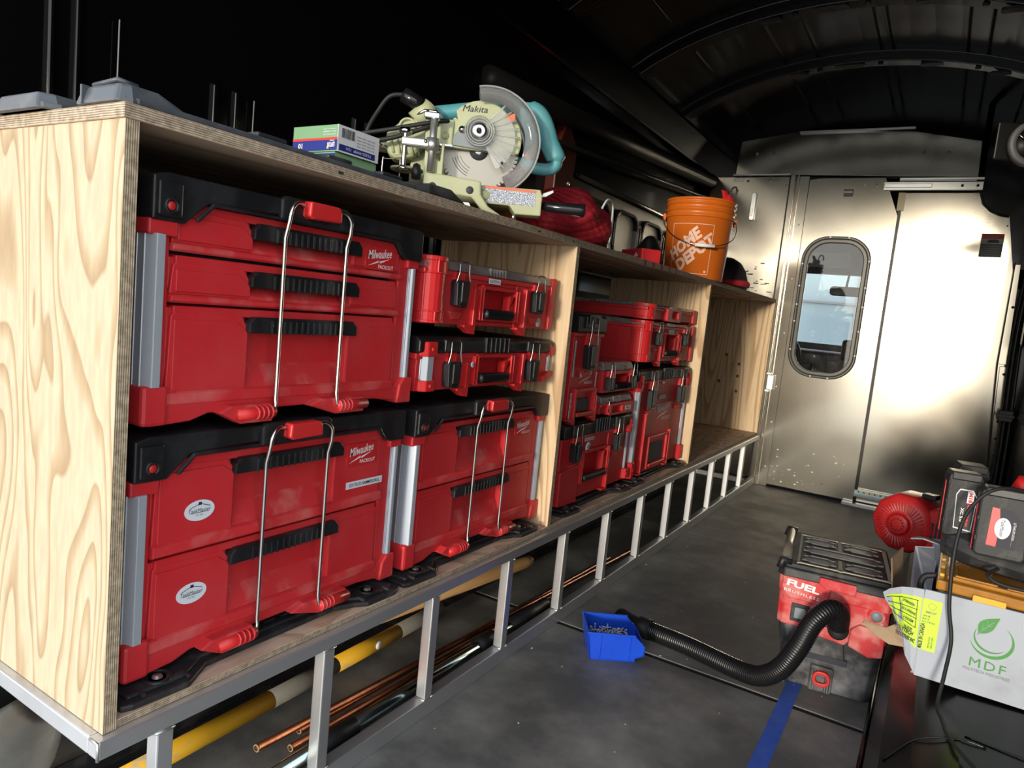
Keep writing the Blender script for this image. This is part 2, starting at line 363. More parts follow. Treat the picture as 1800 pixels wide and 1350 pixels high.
# bulkhead -------------------------------------------------------------
def bulkhead():
    y0 = Y1
    # flanking panel on the left
    w = struct(MB().box(-.50, -.015, y0+.004, y0+.012, 0, 1.885).build('wall_back', M['alu_panel'], None, .001))
    MB().box(-.36, -.30, y0, y0+.004, 1.86, 1.88).build('clip', M['zinc'], w)
    MB().prism(rrect(-.235, -.205, 1.62, 1.79, .014), 1, y0-.012, y0+.004).build('lock_plate', M['alu'], w, .003)
    MB().prism(rrect(-.226, -.214, 1.645, 1.69, .005), 1, y0-.022, y0-.012).build('lock_tongue', M['zinc'], w, .001)
    for x, z in ((-.33, 1.80), (-.27, 1.86), (-.14, 1.86), (-.04, 1.83)):
        MB().disc((x, y0-.003, z), .008, 1, .007, 10).build('screw', M['zinc'], w)
    sc = MB()
    for k in range(16):
        x, z = random.uniform(-.23, -.07), random.uniform(1.18, 1.37); sc.prism(rrect(x, x+random.uniform(.01,.035), z, z+random.uniform(.003,.008), .0014, 2), 1, y0+.0032, y0+.0042)
    sc.build('scuff', M['ink'], w)
    # jamb
    j = MB(); j.box(-.015, .012, y0-.03, y0+.02, 0, 1.89); j.box(.022, .034, y0-.02, y0+.02, 0, 1.89); j.box(.012, .088, y0-.004, y0+.02, 0, 1.885)
    jb = j.build('door_jamb', M['alu_panel'], w, .002)
    MB().box(-.022, -.014, y0-.031, y0+.01, 0, 1.885).build('seal', M['rubber'], jb)
    for z in (.12, .40, .62, .95, 1.28, 1.60):
        MB().disc((.062, y0-.010, z), .006, 1, .007, 10).build('rivet', M['zinc'], jb)
    # sliding door leaf
    d = MB()
    ring_o = [(.575, .02), (.575, 1.66), (.565, 1.686), (.50, 1.84), (.49, 1.868), (.10, 1.868), (.092, 1.86), (.090, .02)]
    # door skin built round the glazed opening
    wo, wi = rrect(.118, .470, .716, 1.526, .13, 6), None
    cx, cz = .294, 1.12
    def cast(p):
        dx, dz = p[0]-cx, p[1]-cz; best = 1e9
        n = len(ring_o)
        for i in range(n):
            ax, az = ring_o[i]; bx, bz = ring_o[(i+1) % n]; ex, ez = bx-ax, bz-az
            den = dx*ez-dz*ex
            if abs(den) < 1e-9: continue
            t = ((ax-cx)*ez-(az-cz)*ex)/den; u = ((ax-cx)*dz-(az-cz)*dx)/den
            if t > 0 and -1e-6 <= u <= 1+1e-6: best = min(best, t)
        return (cx+dx*best, cz+dz*best)
    inner = [(cx+.166*math.cos(a)*0, 0) for a in ()]
    inner = []
    pts = rrect(.126, .462, .724, 1.518, .125, 6)
    # add the rays through the outline's own corners so that it stays exact
    for i in range(len(pts)):
        inner.append(pts[i]); 
        p, q = pts[i], pts[(i+1) % len(pts)]
        if math.hypot(p[0]-q[0], p[1]-q[1]) > .05:
            for k in range(1, 16): inner.append((p[0]+(q[0]-p[0])*k/16, p[1]+(q[1]-p[1])*k/16))
    outer = [cast(p) for p in inner]
    for c in ring_o:      # snap the nearest ray end to each corner
        k = min(range(len(outer)), key=lambda i: math.hypot(outer[i][0]-c[0], outer[i][1]-c[1])); outer[k] = c
    d.hole_ring(outer, inner, 1, y0-.018, y0-.002)
    leaf = struct(d.build('door_1', M['alu_panel']))
    g = MB(); g.hole_ring(rrect(.108, .480, .706, 1.536, .14, 8), rrect(.126, .462, .724, 1.518, .125, 8), 1, y0-.032, y0-.006)
    gk = g.build('window_gasket', M['gasket'], leaf, .006)
    g = MB(); g.hole_ring(rrect(.124, .464, .722, 1.520, .126, 8), rrect(.146, .442, .744, 1.498, .106, 8), 1, y0-.028, y0-.008); g.build('window_frame', M['frame_dark'], gk, .004)
    MB().prism(rrect(.140, .448, .738, 1.504, .11, 8), 1, y0-.014, y0-.009).build('window_pane', M['glass'], leaf)
    for i, (x, z) in enumerate([(.118, .86), (.118, 1.03), (.118, 1.13), (.118, 1.24), (.118, 1.37), (.25, 1.529), (.35, 1.529), (.471, 1.40), (.471, 1.25), (.471, 1.14), (.471, 1.0), (.471, .86), (.25, .714), (.345, .714)]):
        MB().lathe([(0, -.006), (.004, -.005), (.006, 0)], (x, y0-.030, z), 1, 10).build('rivet', M['white'], gk)
    MB().box(.285, .335, y0-.022, y0-.017, 1.765, 1.805).build('maker_plate', M['black'], leaf, .002)
    text('RANGER', .042, .009, M['white'], leaf, (.31, y0-.0225, 1.789), FY, bold=.02)
    for x, z in ((.13, 1.845), (.385, 1.83), (.45, 1.83), (.12, .10), (.2, .13), (.40, .09)):
        MB().disc((x, y0-.022, z), .006, 1, .005, 10).build('rivet', M['zinc'], leaf)
    sm = MB()
    for k in range(30):
        x, z = random.uniform(.10, .5), random.uniform(.04, .26); r = random.uniform(.002, .009); sm.prism(rrect(x, x+r*1.5, z, z+r, r*.4, 2), 1, y0-.0184, y0-.0178)
    sm.build('splash_mark', M['splash'], leaf)
    # hanging strap door catch
    h = MB(); h.box(.012, .048, y0-.04, y0-.016, .60, .69); h.box(.004, .03, y0-.035, y0-.01, .69, .705); h.box(.004, .03, y0-.035, y0-.01, .585, .60)
    h.build('latch', M['zinc'], leaf, .002)
    # right hand fixed panel with the scooped corner
    pr = [(.588, .0), (1.215, .0), (1.209, .357), (1.165, 1.30), (1.092, 1.672)] + [(1.086+.0, 1.675)] + [(1.05, 1.680), (1.01, 1.700), (.975, 1.735), (.955, 1.775), (.951, 1.79), (.588, 1.79)]
    rp = struct(MB().prism(pr, 1, y0+.006, y0+.016).build('wall_front', M['alu_panel'], None, .001))
    MB().tube([(1.09, y0, 1.668), (1.05, y0, 1.675), (1.005, y0, 1.696), (.968, y0, 1.733), (.946, y0, 1.80), (.93, y0, 1.82)], .006, 6).build('edge_trim', M['rubber'], rp)
    MB().box(.565, .600, y0+.0, y0+.008, 1.69, 1.79).build('packing_strip', M['card'], rp)
    MB().box(.574, .590, y0-.012, y0+.008, .0, 1.69).build('edge_seal', M['panel_dark'], rp)
    s = MB(); s.prism([(1.150, 1.42), (1.175, 1.42), (1.188, .90), (1.150, .90)], 1, y0-.03, y0+.0); sr = s.build('side_strip', M['alu_panel'], rp, .002)
    s = MB(); s.prism([(1.160, .89), (1.20, .89), (1.235, .0), (1.20, .0)], 1, y0-.03, y0+.004); sr = s.build('side_strip', M['alu_panel'], rp, .002)
    MB().prism([(1.148, 1.43), (1.152, 1.43), (1.152, .90), (1.205, .0), (1.198, .0), (1.146, .9)], 1, y0-.035, y0+.006).build('edge_seal', M['rubber'], rp)
    for z in (1.2, .85, .60, .51, .42): MB().disc((1.172+(1.2-z)*.035, y0-.036, z), .007, 1, .008, 10).build('screw', M['black'], sr)
    # warning card
    lb = MB(); lb.box(.985, 1.085, y0+.003, y0+.006, 1.455, 1.578); lc = lb.build('warning_label', M['card_dark'], rp)
    MB().box(.985, 1.085, y0+.0020, y0+.003, 1.552, 1.578).build('label_header', M['red_label'], lc)
    MB().box(.987, 1.083, y0+.0022, y0+.003, 1.525, 1.551).build('label_picture', M['label_grey'], lc)
    q = MB(); q.prism([(1.01, 1.531), (1.065, 1.531), (1.065, 1.542), (1.05, 1.548), (1.02, 1.546)], 1, y0+.0015, y0+.0022); q.build('pictogram', M['ink'], lc)
    for k in range(5): text('the door must be closed and latched', .085, .006, M['label_grey'], lc, (1.035, y0+.0024, 1.512-k*.011), FY)
    for k in range(4):
        MB().disc((1.09-k*.0, y0+.0, 1.62), .004, 1, .008, 8).build('bolt_hole', M['ink'], rp) if k == 0 else None
    # slide tracks
    t = MB(); t.box(.485, .955, y0-.02, y0-.002, 1.80, 1.845); tk = t.build('door_track', M['zinc'], rp, .002)
    MB().box(.49, .72, y0-.030, y0-.019, 1.812, 1.834).build('slide_rail', M['alu'], tk, .002)
    MB().box(.56, .955, y0-.03, y0-.0, 1.852, 1.866).build('top_angle', M['zinc'], tk, .002)
    for x in (.57, .86, .93): MB().disc((x, y0-.026, 1.823), .007, 1, .008, 10).build('screw', M['ink'], tk)
    t = MB(); t.box(.575, .78, y0-.035, y0-.0, .055, .095); tk = t.build('door_track', M['zinc'], rp, .002)
    MB().box(.575, .76, y0-.045, y0-.034, .062, .075).build('slide_rail', M['glassblue'], tk, .002)
    MB().box(.52, .80, y0-.07, y0-.02, .0, .018).build('floor_guide', M['alu'], tk, .003)
    for x in range(6): MB().disc((.60+x*.028, y0-.04, .086), .004, 1, .006, 8).build('screw', M['ink'], tk)
    # header plate above
    hd = [(-.349, 1.90), (.925, 1.868), (.917, 2.055), (.60, 2.118), (0.0, 2.142), (-.335, 2.097)]
    h = struct(MB().prism(hd, 1, y0-.012, y0-.004).build('trim_2', M['alu_panel'], None, .001))
    MB().box(0.0, .60, y0-.035, y0-.0, 2.128, 2.14).build('top_angle', M['alu'], h, .002).rotation_euler = (0, 0, 0)
    MB().box(-.36, -.02, y0-.03, y0-.008, 1.887, 1.897).build('top_angle', M['alu'], h, .002)
    for x, z in ((-.235, 2.02), (-.135, 2.02), (.655, 2.005), (.775, 2.00)):
        MB().lathe([(0, -.006), (.005, -.005), (.009, 0)], (x, y0-.012, z), 1, 10).build('bolt_head', M['zinc'], h)
    for x, z in ((-.32, 1.86), (.545, 1.88), (.88, 1.86)): pass
    # black surround filling to the body
    s = MB()
    s.box(XL-.02, -.34, y0+.015, y0+.06, -.0, 2.3); s.box(.92, XR+.02, y0+.02, y0+.06, 1.3, 2.3); s.box(-.4, .95, y0+.02, y0+.06, 1.88, 2.34); s.box(1.10, XR+.02, y0+.02, y0+.06, 0, 1.4)
    struct(s.build('trim_3', M['gloss_black']))
M['frame_dark'] = mat('window_frame_metal', (.05,.048,.04), .35, .2)
M['gasket'] = mat('rubber_gasket', (.03,.03,.026), .35)
M['glass'] = mat('glass', (.93,.96,.96), .02, trans=1.0, ior=1.45)
M['glassblue'] = mat('blue_zinc', (.35,.55,.62), .3, 1)
M['card'] = mat('tan_strip', (.5,.42,.30), .7)
M['splash'] = mat('pale_splash', (.34,.33,.30), .5, .6)
M['card_dark'] = mat('label_dark', (.05,.05,.045), .5)
M['red_label'] = mat('label_red', (.30,.03,.015), .5)
M['label_grey'] = mat('label_grey', (.34,.32,.27), .6)
bulkhead()

# dark cables and harness in the front right corner
def right_corner():
    for k, (x, r) in enumerate(((1.222, .010), (1.245, .008), (1.204, .005))):
        tag(MB().tube(spline([(x, 3.93-k*.015, 0.0), (x, 3.93-k*.015, .5), (x-.015, 3.92, 1.0), (x-.005, 3.93, 1.35)]), r, 8).build('wiring_conduit', M['black']),
            ('thick black conduit beside the right edge of the bulkhead', 'middle black conduit beside the right edge of the bulkhead', 'thin black cable beside the right edge of the bulkhead')[k], 'cable', 'conduits in the front right corner')
    t = thing('cable_clamp', 'black clamp block holding the conduits at the right of the bulkhead', 'clamp', (1.215, 3.90, .64))
    MB().box(-.03, .035, -.025, .0, -.03, .03).build('clamp_block', M['black'], t, .004)
    MB().box(-.04, .04, -.032, -.02, -.008, .008).build('clamp_band', M['black'], t, .002)
right_corner()

# cab seen through the bulkhead window ---------------------------------
def cab():
    y = Y1
    c = struct(MB().box(-.7, 1.4, y+1.45, y+1.5, -.1, .90).box(-.7, 1.4, y+1.45, y+1.5, 1.44, 2.3).box(-.75, -.7, y+.1, y+1.5, 0, 2.3).box(1.4, 1.45, y+.1, y+1.5, 0, 2.3).build('trim_4', M['cabdark']))
    d = thing('dashboard', 'black dashboard of the cab seen through the bulkhead window', 'dashboard', (0, y, 0))
    MB().box(-.68, 1.38, 1.05, 1.44, .55, .85).build('dash_body', M['cabdark'], d, .03)
    MB().box(.28, .62, 1.0, 1.2, .80, .95).build('instrument_hood', M['cabdark'], d, .02)
    MB().box(-.02, .1, .99, 1.04, .60, .75).build('centre_vent', M['black'], d, .01)
    st = thing('steering_wheel', 'dark steering wheel in front of the cab dashboard', 'wheel', (-.15, y+.92, .78))
    MB().tube([(.17*math.cos(a*PI/12), .06*math.sin(a*PI/12), .17*math.sin(a*PI/12)) for a in range(24)], .014, 8, True).build('rim', M['black'], st)
    MB().box(-.16, .16, -.02, .02, -.02, .02).build('spoke', M['black'], st, .005)
    mr = thing('rear_view_mirror', 'black rear view mirror hanging behind the windscreen', 'mirror', (.22, y+1.3, 1.32))
    MB().prism(rrect(-.11, .11, -.05, .02, .025), 1, -.02, .02).build('mirror_shell', M['black'], mr, .006)
    MB().cyl((0,0,.02), (0,.08,.14), .008, seg=8).build('stalk', M['black'], mr)
    vz = thing('sun_visor', 'grey sun visor folded down at the top of the windscreen', 'visor', (.05, y+1.2, 1.56))
    MB().prism(rrect(-.28, .18, -.09, .02, .03), 1, -.01, .01).build('visor_board', M['cabgrey'], vz, .004)
    # pale parked lorry outside, ahead of the van
    t = thing('parked_trailer', 'pale blue grey trailer side outside, seen through the bulkhead window', 'trailer', (0, y+9, -.7))
    MB().box(-9, 7, 0, 2, .5, 3.3).build('trailer_side', M['paleblue'], t, .02)
    MB().box(-9, 7, -.06, 0, 2.25, 2.29).build('rub_rail', M['cabgrey'], t)
    MB().box(-9, 7, -.06, 0, 1.15, 1.20).build('rub_rail', M['white'], t)
    for k in range(5): MB().cyl((-6+k*2.5, 1, .45), (-6+k*2.5, 1.6, .45), .45, seg=20).build('wheel', M['rubber'], t)
    for k in range(8): MB().box(-8.5+k*2, -8.45+k*2, -.03, 0, .5, 3.3).build('side_post', M['cabgrey'], t)
M['cabdark'] = mat('cab_dark_plastic', (.012,.012,.013), .5)
M['cabgrey'] = mat('cab_grey', (.16,.17,.18), .6)
M['paleblue'] = mat('pale_blue_paint', (.22,.29,.32), .6)
cab()

# wheel arch -----------------------------------------------------------
def wheel_arch():
    pr = [(.872, 0), (.878, .10), (.90, .19), (.945, .255), (1.01, .285), (XR, .292), (XR, 0)]
    b = MB(); b.prism(pr, 1, .35, 2.55)
    w = b.build('trim_5', M['arch_black'], None, .02); struct(w)
    for y in (.76, .90):
        q = MB(); q.tube(spline([(.905, y, .20), (.95, y, .260), (1.01, y, .286), (1.05, y, .288)]), .0016, 6); q.build('swage', M['gloss_black'], w)
    q = MB(); q.tube(spline([(1.02, .92, .286), (1.12, .90, .2905), (1.22, .89, .2915)]), .0016, 6); q.build('swage', M['gloss_black'], w)
    q = MB(); q.tube([(.868, .3, .004), (.868, 2.5, .004)], .008, 6); q.build('sealant', M['gloss_black'], w)
wheel_arch()

# ------------------------------------------------------------------ plywood shelving on the aluminium frame
ZB, ZT, L1, L2, L3, SD = .3125, 1.148, 1.272, 2.588, 3.965, .475
T = .019
def board(name, x0, x1, y0, y1, z0, z1, face, edge, axis, parent, label=None):
    """plywood sheet: faces across `axis` carry veneer, the other four its edge"""
    b = MB(); b.box(x0, x1, y0, y1, z0, z1)
    b.bm.normal_update()
    bmesh.ops.recalc_face_normals(b.bm, faces=b.bm.faces)
    for f in b.bm.faces: f.material_index = 0 if abs(f.normal[axis]) > .5 else 1
    o = b.build(name, [face, edge], parent, .0008, seg=1)
    return o
def shelf():
    t = thing('plywood_shelving', 'long open plywood shelving unit with four uprights standing on the aluminium frame', 'shelf', (0, 0, ZB))
    h = ZT-ZB
    board('end_panel', -SD, 0, 0, T, T*0, h-T, M['ply_end'], M['edge_y'], 1, t)
    board('top_board', -SD, .001, -.002, L1-.004, h-T, h, M['ply_top'], M['edge_z'], 2, t)
    board('top_board', -SD, 0, L1-.002, L3, h-T, h, M['ply_top'], M['edge_z'], 2, t)
    board('divider', -SD, -.001, L1-T+.003, L1+.003, .013, h-T, M['ply_div'], M['edge_y'], 1, t)
    board('divider', -SD, -.001, L2-T, L2, .013, h-T, M['ply_div'], M['edge_y'], 1, t)
    board('divider', -SD, -.001, L3-T, L3, .013, h-T, M['ply_div'], M['edge_y'], 1, t)
    board('base_board', -SD, -.002, T, L3, 0, .012, M['ply_base'], M['edge_z'], 2, t)
    for y in (.355, 1.03, 1.22):
        MB().box(-.004, .0012, y, y+.012, h-.012, h-.008).build('ply_void', M['ink'], t)
    for k, y in enumerate((1.755, 1.835, 1.915, 1.995, 2.065)):
        MB().box(-.001, .0006, y, y+.024, h-T+.0005, h-.0005).build('maroon_mark', M['maroon'], t)
    for y, z in ((3.944, .42), (3.944, .47), (3.944, .25), (3.944, .30), (3.944, .345)):
        x = random.uniform(-.28, -.06)
        MB().lathe([(0, -.0008), (.008, -.0006), (.010, 0)], (x, y, z), 1, 12).build('wood_knot', M['knot'], t)
M['maroon'] = mat('maroon_paint', (.18,.012,.03), .6)
M['knot'] = mat('wood_knot', (.16,.08,.035), .7)
shelf()

def frame():
    t = thing('aluminium_frame', 'welded square tube aluminium frame carrying the plywood shelving', 'frame', (0, 0, 0))
    def sq(name, x0, x1, y0, y1, z0, z1): return MB().box(x0, x1, y0, y1, z0, z1).build(name, M['alu'], t, .0025)
    fx, rr = .013, .0262
    zt = ZB
    sq('top_rail', fx-rr, fx, -.012, Y1-.03, zt-rr-.001, zt-.0005)
    sq('top_rail', -SD, -SD+rr, -.012, Y1-.03, zt-rr-.001, zt-.0005)
    sq('end_rail', -SD+rr, fx-rr, -.012, -.012+rr, zt-rr-.001, zt-.0005)
    sq('end_rail', -SD+rr, fx-rr, Y1-.03-rr, Y1-.03, zt-rr-.001, zt-.0005)
    for y in (.7, 1.3, 1.98, 2.65, 3.3): sq('cross_rail', -SD+rr, fx-rr, y, y+rr, zt-rr-.001, zt-.0005)
    sq('bottom_rail', fx-.030, fx+.0, -.012, Y1-.03, 0.0, .042)
    sq('bottom_rail', -SD, -SD+.03, -.012, Y1-.03, 0, .042)
    sq('end_rail', -SD+.03, fx-.03, Y1-.06, Y1-.03, 0, .03)
    for k in range(12):
        y = .098+.3215*k
        p = sq('post', fx-.0265, fx-.0005, y-.026, y, .042, zt-rr-.001)
        for z in (.043, zt-rr-.002):
            MB().tube([(fx-.026, y-.0265, z), (fx-.001, y-.0275, z), (fx-.0005, y-.027, z), (fx+.001, y-.012, z), (fx-.0005, y+.001, z)], .0022, 6).build('weld_bead', M['zinc'], p)
        if k % 2 == 1 and k > 1: sq('post', -SD, -SD+.0254, y-.026, y, .042, zt-rr-.001)
    w = MB(); w.tube([(fx, -.0125, zt-rr), (fx+.0005, -.0128, zt-.001), (fx-.02, -.0127, zt-.0008)], .0022, 6)
    w.build('weld_bead', M['zinc'], t)
frame()

# ------------------------------------------------------------------ tool boxes
def foot_plate(y0, y1, label):
    """black mounting plate screwed to the base board; its corner ears come forward"""
    z = ZB+.0122
    t = thing('mounting_plate', label, 'plate', (0, y0, z), 0, 'black mounting plates under the tool boxes')
    W = y1-y0
    pts = [(-.40, 0), (-.012, -.0), (-.006, .015), (-.002, .10), (-.018, .125), (-.034, .15), (-.036, W-.17), (-.02, W-.13), (-.004, W-.105), (-.002, W-.03), (-.012, W-.004), (-.40, W)]
    b = MB(); b.prism(pts, 2, 0, .010)
    p2 = [(x-.014 if x > -.3 else x, min(max(y, .014), W-.014)) for x, y in pts]
    b.prism(p2, 2, .009, .016)
    b.build('plate_body', M['black_dusty'], t, .003)
    for y in (.07, W-.075):
        r = MB(); r.lathe([(.0, .0195), (.007, .0195), (.008, .016), (.013, .016)], (-.038, y, 0), 2, 14); r.build('screw', M['zinc'], t)
        MB().lathe([(.017, .016), (.018, .0185), (.021, .0185), (.022, .016)], (-.038, y, 0), 2, 18).build('screw_boss', M['black'], t)
        MB().box(-.028, -.006, y+.03, y+.034, .014, .0185).build('rib', M['black_dusty'], t)
        MB().box(-.026, -.008, y-.04, y-.036, .012, .0175).build('rib', M['black_dusty'], t)
    for k in range(7): MB().box(-.075, -.064, .18+k*(W-.36)/6-.012, .18+k*(W-.36)/6+.012, .014, .020).build('cleat', M['black_dusty'], t)

def aluminium_post(t, y, z0, z1, wy=.012, wx=.022, x=-.008, name='corner_strut'):
    b = MB()
    q = [(x-wx, y-wy*.6), (x-wx, y+wy*.6), (x-wx*.35, y+wy), (x+wx*.35, y+wy), (x+wx, y+wy*.45), (x+wx, y-wy*.45), (x+wx*.35, y-wy), (x-wx*.35, y-wy)]
    b.prism(q, 2, z0, z1)
    for s in (-.35, .35): b.box(x+wx*s-.0014, x+wx*s+.0014, y-wy-.0012, y+wy+.0012, z0, z1)
    return b.build(name, M['alu_strut'], t, .0012)

def bail(t, ya, yb, z0, z1, r=.0034, xo=.030):
    pts = spline([(xo-.004, ya+.035, z1-.004), (xo, ya+.016, z1-.002), (xo+.003, ya+.003, z1-.014), (xo+.001, ya, z1-.036)], 5) + \
          [(xo-.006, ya, z1-.06), (xo-.006, ya, z0+.03)] + spline([(xo-.004, ya, z0+.02), (xo-.004, ya-.004, z0+.008), (xo-.008, ya-.016, z0+.004)], 4)
    pts2 = [(p[0], yb+ya-p[1] if 0 else (yb-(p[1]-ya)), p[2]) for p in pts]
    b = MB(); b.tube(pts, r, 10); b.tube(pts2, r, 10); b.tube([(xo-.004, ya+.034, z1-.004), (xo-.004, yb-.034, z1-.004)], r, 8)
    return b.build('wire_bail', M['steel'], t)

def drawer_box(label, y0, z0, W, H, drawers, name='drawer_tool_box', stickers=(), strip=None, badge_d=0):
    t = thing(name, label, 'tool box', (-.05, y0, z0), 0, 'red drawer tool boxes')
    D = .40
    # carcass: back shell, sides, front frame
    b = MB()
    b.box(-D, -.045, .012, W-.012, .02, H-.04)
    b.prism([(.020, .012), (.034, .020), (.034, .03), (.034, H-.062), (.020, H-.062)], 0, -.05, .0)      # left cheek
    b.prism([(W-.048, .03), (W-.050, H-.06), (W-.020, H-.07), (W-.020, .03)], 0, -.05, -.002)
    b.box(-.05, -.030, .03, W-.03, .02, H-.03)
    b.prism([(.012, -.004), (.075, .0), (.105, .010), (W-.10, .010), (W-.03, .002), (W, .004), (W, .046), (W-.022, .046), (W-.052, .030), (.078, .030), (.046, .048), (.0, .048), (.0, .0)], 0, -.06, .006)
    b.build('carcass', M['red'], t, .003)
    # left and right corner feet and collars
    b = MB(); b.box(-.045, .014, -.006, .034, -.002, .056); b.build('foot', M['red'], t, .006)
    b = MB(); b.prism([(W-.040, -.002), (W+.002, -.002), (W+.002, .050), (W-.022, .050), (W-.034, .036)], 0, -.045, .012); b.build('foot', M['red_dusty'], t, .003)
    b = MB(); b.box(-.042, .010, -.004, .040, H-.086, H-.064); b.build('collar', M['red'], t, .003)
    b = MB(); b.box(-.034, .008, W-.034, W, H-.080, H-.060); b.build('collar', M['red'], t, .003)
    aluminium_post(t, .013, .054, H-.084, .014, .026, -.012)
    aluminium_post(t, W-.012, .048, H-.078, .008, .008, -.001)
    MB().box(-.0302, -.0285, .034, W-.050, drawers[0][0], drawers[-1][1]+.004).build('drawer_gap_shade', M['ink'], t)  # black sheet over the red carcass, stands in for shade between drawers
    # drawers
    yl, yr = .036, W-.052
    ya, yb = yl+.135*W/.57, yr-.135*W/.57+.005
    hy0, hy1 = ya-.004, yb+.016
    for i, (d0, d1) in enumerate(drawers):
        hh = d1-d0
        dz = d0
        q = MB()
        q.prism([(yl, d0), (yr, d0), (yr, d1-.004), (yr-.004, d1), (yl+.006, d1), (yl, d1-.006)], 0, -.0283, -.022)
        q.box(-.024, -.006, yl, ya-.002, d0, d1-.004); q.box(-.024, -.006, yb+.002, yr, d0, d1-.004)
        q.prism([(yl, d0+.012), (ya, d0+.012), (ya, d1-.012-.018), (ya-.012, d1-.012), (yl+.010, d1-.010), (yl+.004, d1-.016)], 0, -.012, .0)
        q.prism([(yb, d0+.012), (yr, d0+.012), (yr, d1-.010), (yb+.012, d1-.012), (yb, d1-.03)], 0, -.012, .0)
        q.box(-.022, -.001, yl+.008, yr-.006, d1-.014, d1-.001)
        # raised field with the chamfer that runs towards the grip
        q.prism([(yl+.008, d0+.016), (ya-.001, d0+.016), (ya-.001, d1-.036), (ya-.022, d1-.021), (yl+.008, d1-.021)], 0, -.002, .0024)
        q.prism([(yr-.004, d0+.016), (yb+.001, d0+.016), (yb+.001, d1-.036), (yb+.022, d1-.021), (yr-.004, d1-.021)], 0, -.002, .0024)
        o = q.build('drawer', M['red'], t, .0016)
        rd = min(.040, hh*.32)
        r = MB()   # dished centre with a sloping sill
        r.prism([(-.0225, d0+.010), (.001, d0+.010), (.001, d0+.017), (-.0222, d0+.017+rd)], 1, ya-.002, yb+.002)
        r.build('drawer_sill', M['red_dusty'], o)
        l = MB(); lh = .012 if hh < .09 else .021
        l.prism([(-.02, d0+.0), (.003, d0+.0), (.0075, d0+.003), (.0075, d0+lh-.003), (.001, d0+lh), (-.02, d0+lh)], 1, yl-.001, yr+.001)
        l.build('drawer_lip', M['red_lip'], o, .0015)
        # grip
        g = MB(); gz1 = d1-.012; gz0 = gz1-.026
        g.prism([(hy0, gz0), (hy1, gz0), (hy1, gz1-.010), (hy1-.010, gz1), (hy0+.010, gz1), (hy0, gz1-.010)], 0, -.022, .010)
        n = 13
        for k in range(n):
            y = hy0+.042+(hy1-hy0-.084)*k/(n-1); g.box(.009, .0125, y-.0022, y+.0022, gz0-.001, gz1-.004)
        g.build('grip', M['black'], o, .0022)
    # lid
    b = MB()
    b.prism([(-.002, H-.066), (.048, H-.066), (.054, H-.060), (.085, H-.032), (.20, H-.028), (W-.20, H-.028), (W-.075, H-.032), (W-.052, H-.060), (W-.040, H-.064), (W+.002, H-.064), (W+.002, H-.004), (W-.01, H-.001), (.02, H), (-.002, H-.006)], 0, -.045, .014)
    b.prism([(.060, H-.058), (.088, H-.030), (W-.078, H-.030), (W-.056, H-.058), (W-.066, H-.058), (W-.084, H-.036), (.092, H-.036), (.066, H-.062)], 0, .012, .018)
    b.box(-D, -.04, .0, W, H-.045, H-.003)
    b.box(-.046, .019, .003, .040, H-.060, H-.012)
    ld = b.build('lid', M['black'], t, .003)
    MB().lathe([(0, .021), (.0055, .021), (.0065, .019)], (0, .022, H-.045), 0, 12).build('lock_pin', M['red_bright'], ld)
    MB().lathe([(.0065, .018), (.0075, .022), (.0105, .022), (.0115, .018)], (0, .022, H-.045), 0, 16).build('lock_boss', M['black'], ld)
    # catch and hold-down bail
    ba, bb = W*.375, W*.612
    b = MB(); b.prism([(ba-.008, H-.034), (ba-.008, H-.002), (ba+.0, H+.004), (bb, H+.004), (bb+.008, H-.002), (bb+.008, H-.034)], 0, .010, .022); b.build('catch_housing', M['black'], t, .003)
    b = MB(); b.prism([(ba+.034, H-.022), (ba+.042, H-.026), (bb-.030, H-.024), (bb-.030, H-.006), (bb-.036, H+.002), (ba+.036, H+.002)], 0, .018, .040); b.build('catch', M['red_bright'], t, .003)
    bail(t, ba, bb, .0, H-.002)
    # hinge blocks the bail swings in
    for a, c, sgn in ((ba-.105, ba-.004, 1), (bb-.012, bb+.075, -1)):
        b = MB()
        if sgn > 0: b.prism([(a, .012), (a+.04, -.008), (c, -.008), (c, .012), (c-.004, .022), (a+.02, .022)], 0, .0, .026)
        else: b.prism([(a-.05, .012), (a-.0, -.003), (a+.016, -.008), (c, -.008), (c, .020), (a-.02, .022)], 0, .0, .024)
        h = b.build('hinge_block', M['red_dusty'], t, .003)
        k = MB(); k.tube([(.026, a+(.03 if sgn > 0 else .014), .008), (.026, c, .008)], .0095, 12); k.build('hinge_barrel', M['red_bright'], h)
        for j in range(4):
            yy = (c-.036+j*.009) if sgn > 0 else (a+.016+j*.009)
            MB().tube([(.026, yy, .008), (.026, yy+.003, .008)], .0115, 10).build('rib', M['red_dusty'], h)
    d1 = drawers[badge_d][1]
    logo(t, .0026, yb+.030, d1-.064 if H < .4 and len(drawers) == 2 else d1-.058, .082, .044)
    for (sy, sz) in stickers: oval(t, .0020, sy, sz, .026, .0165)
    if strip: label_strip(t, .0030, *strip)
    return t

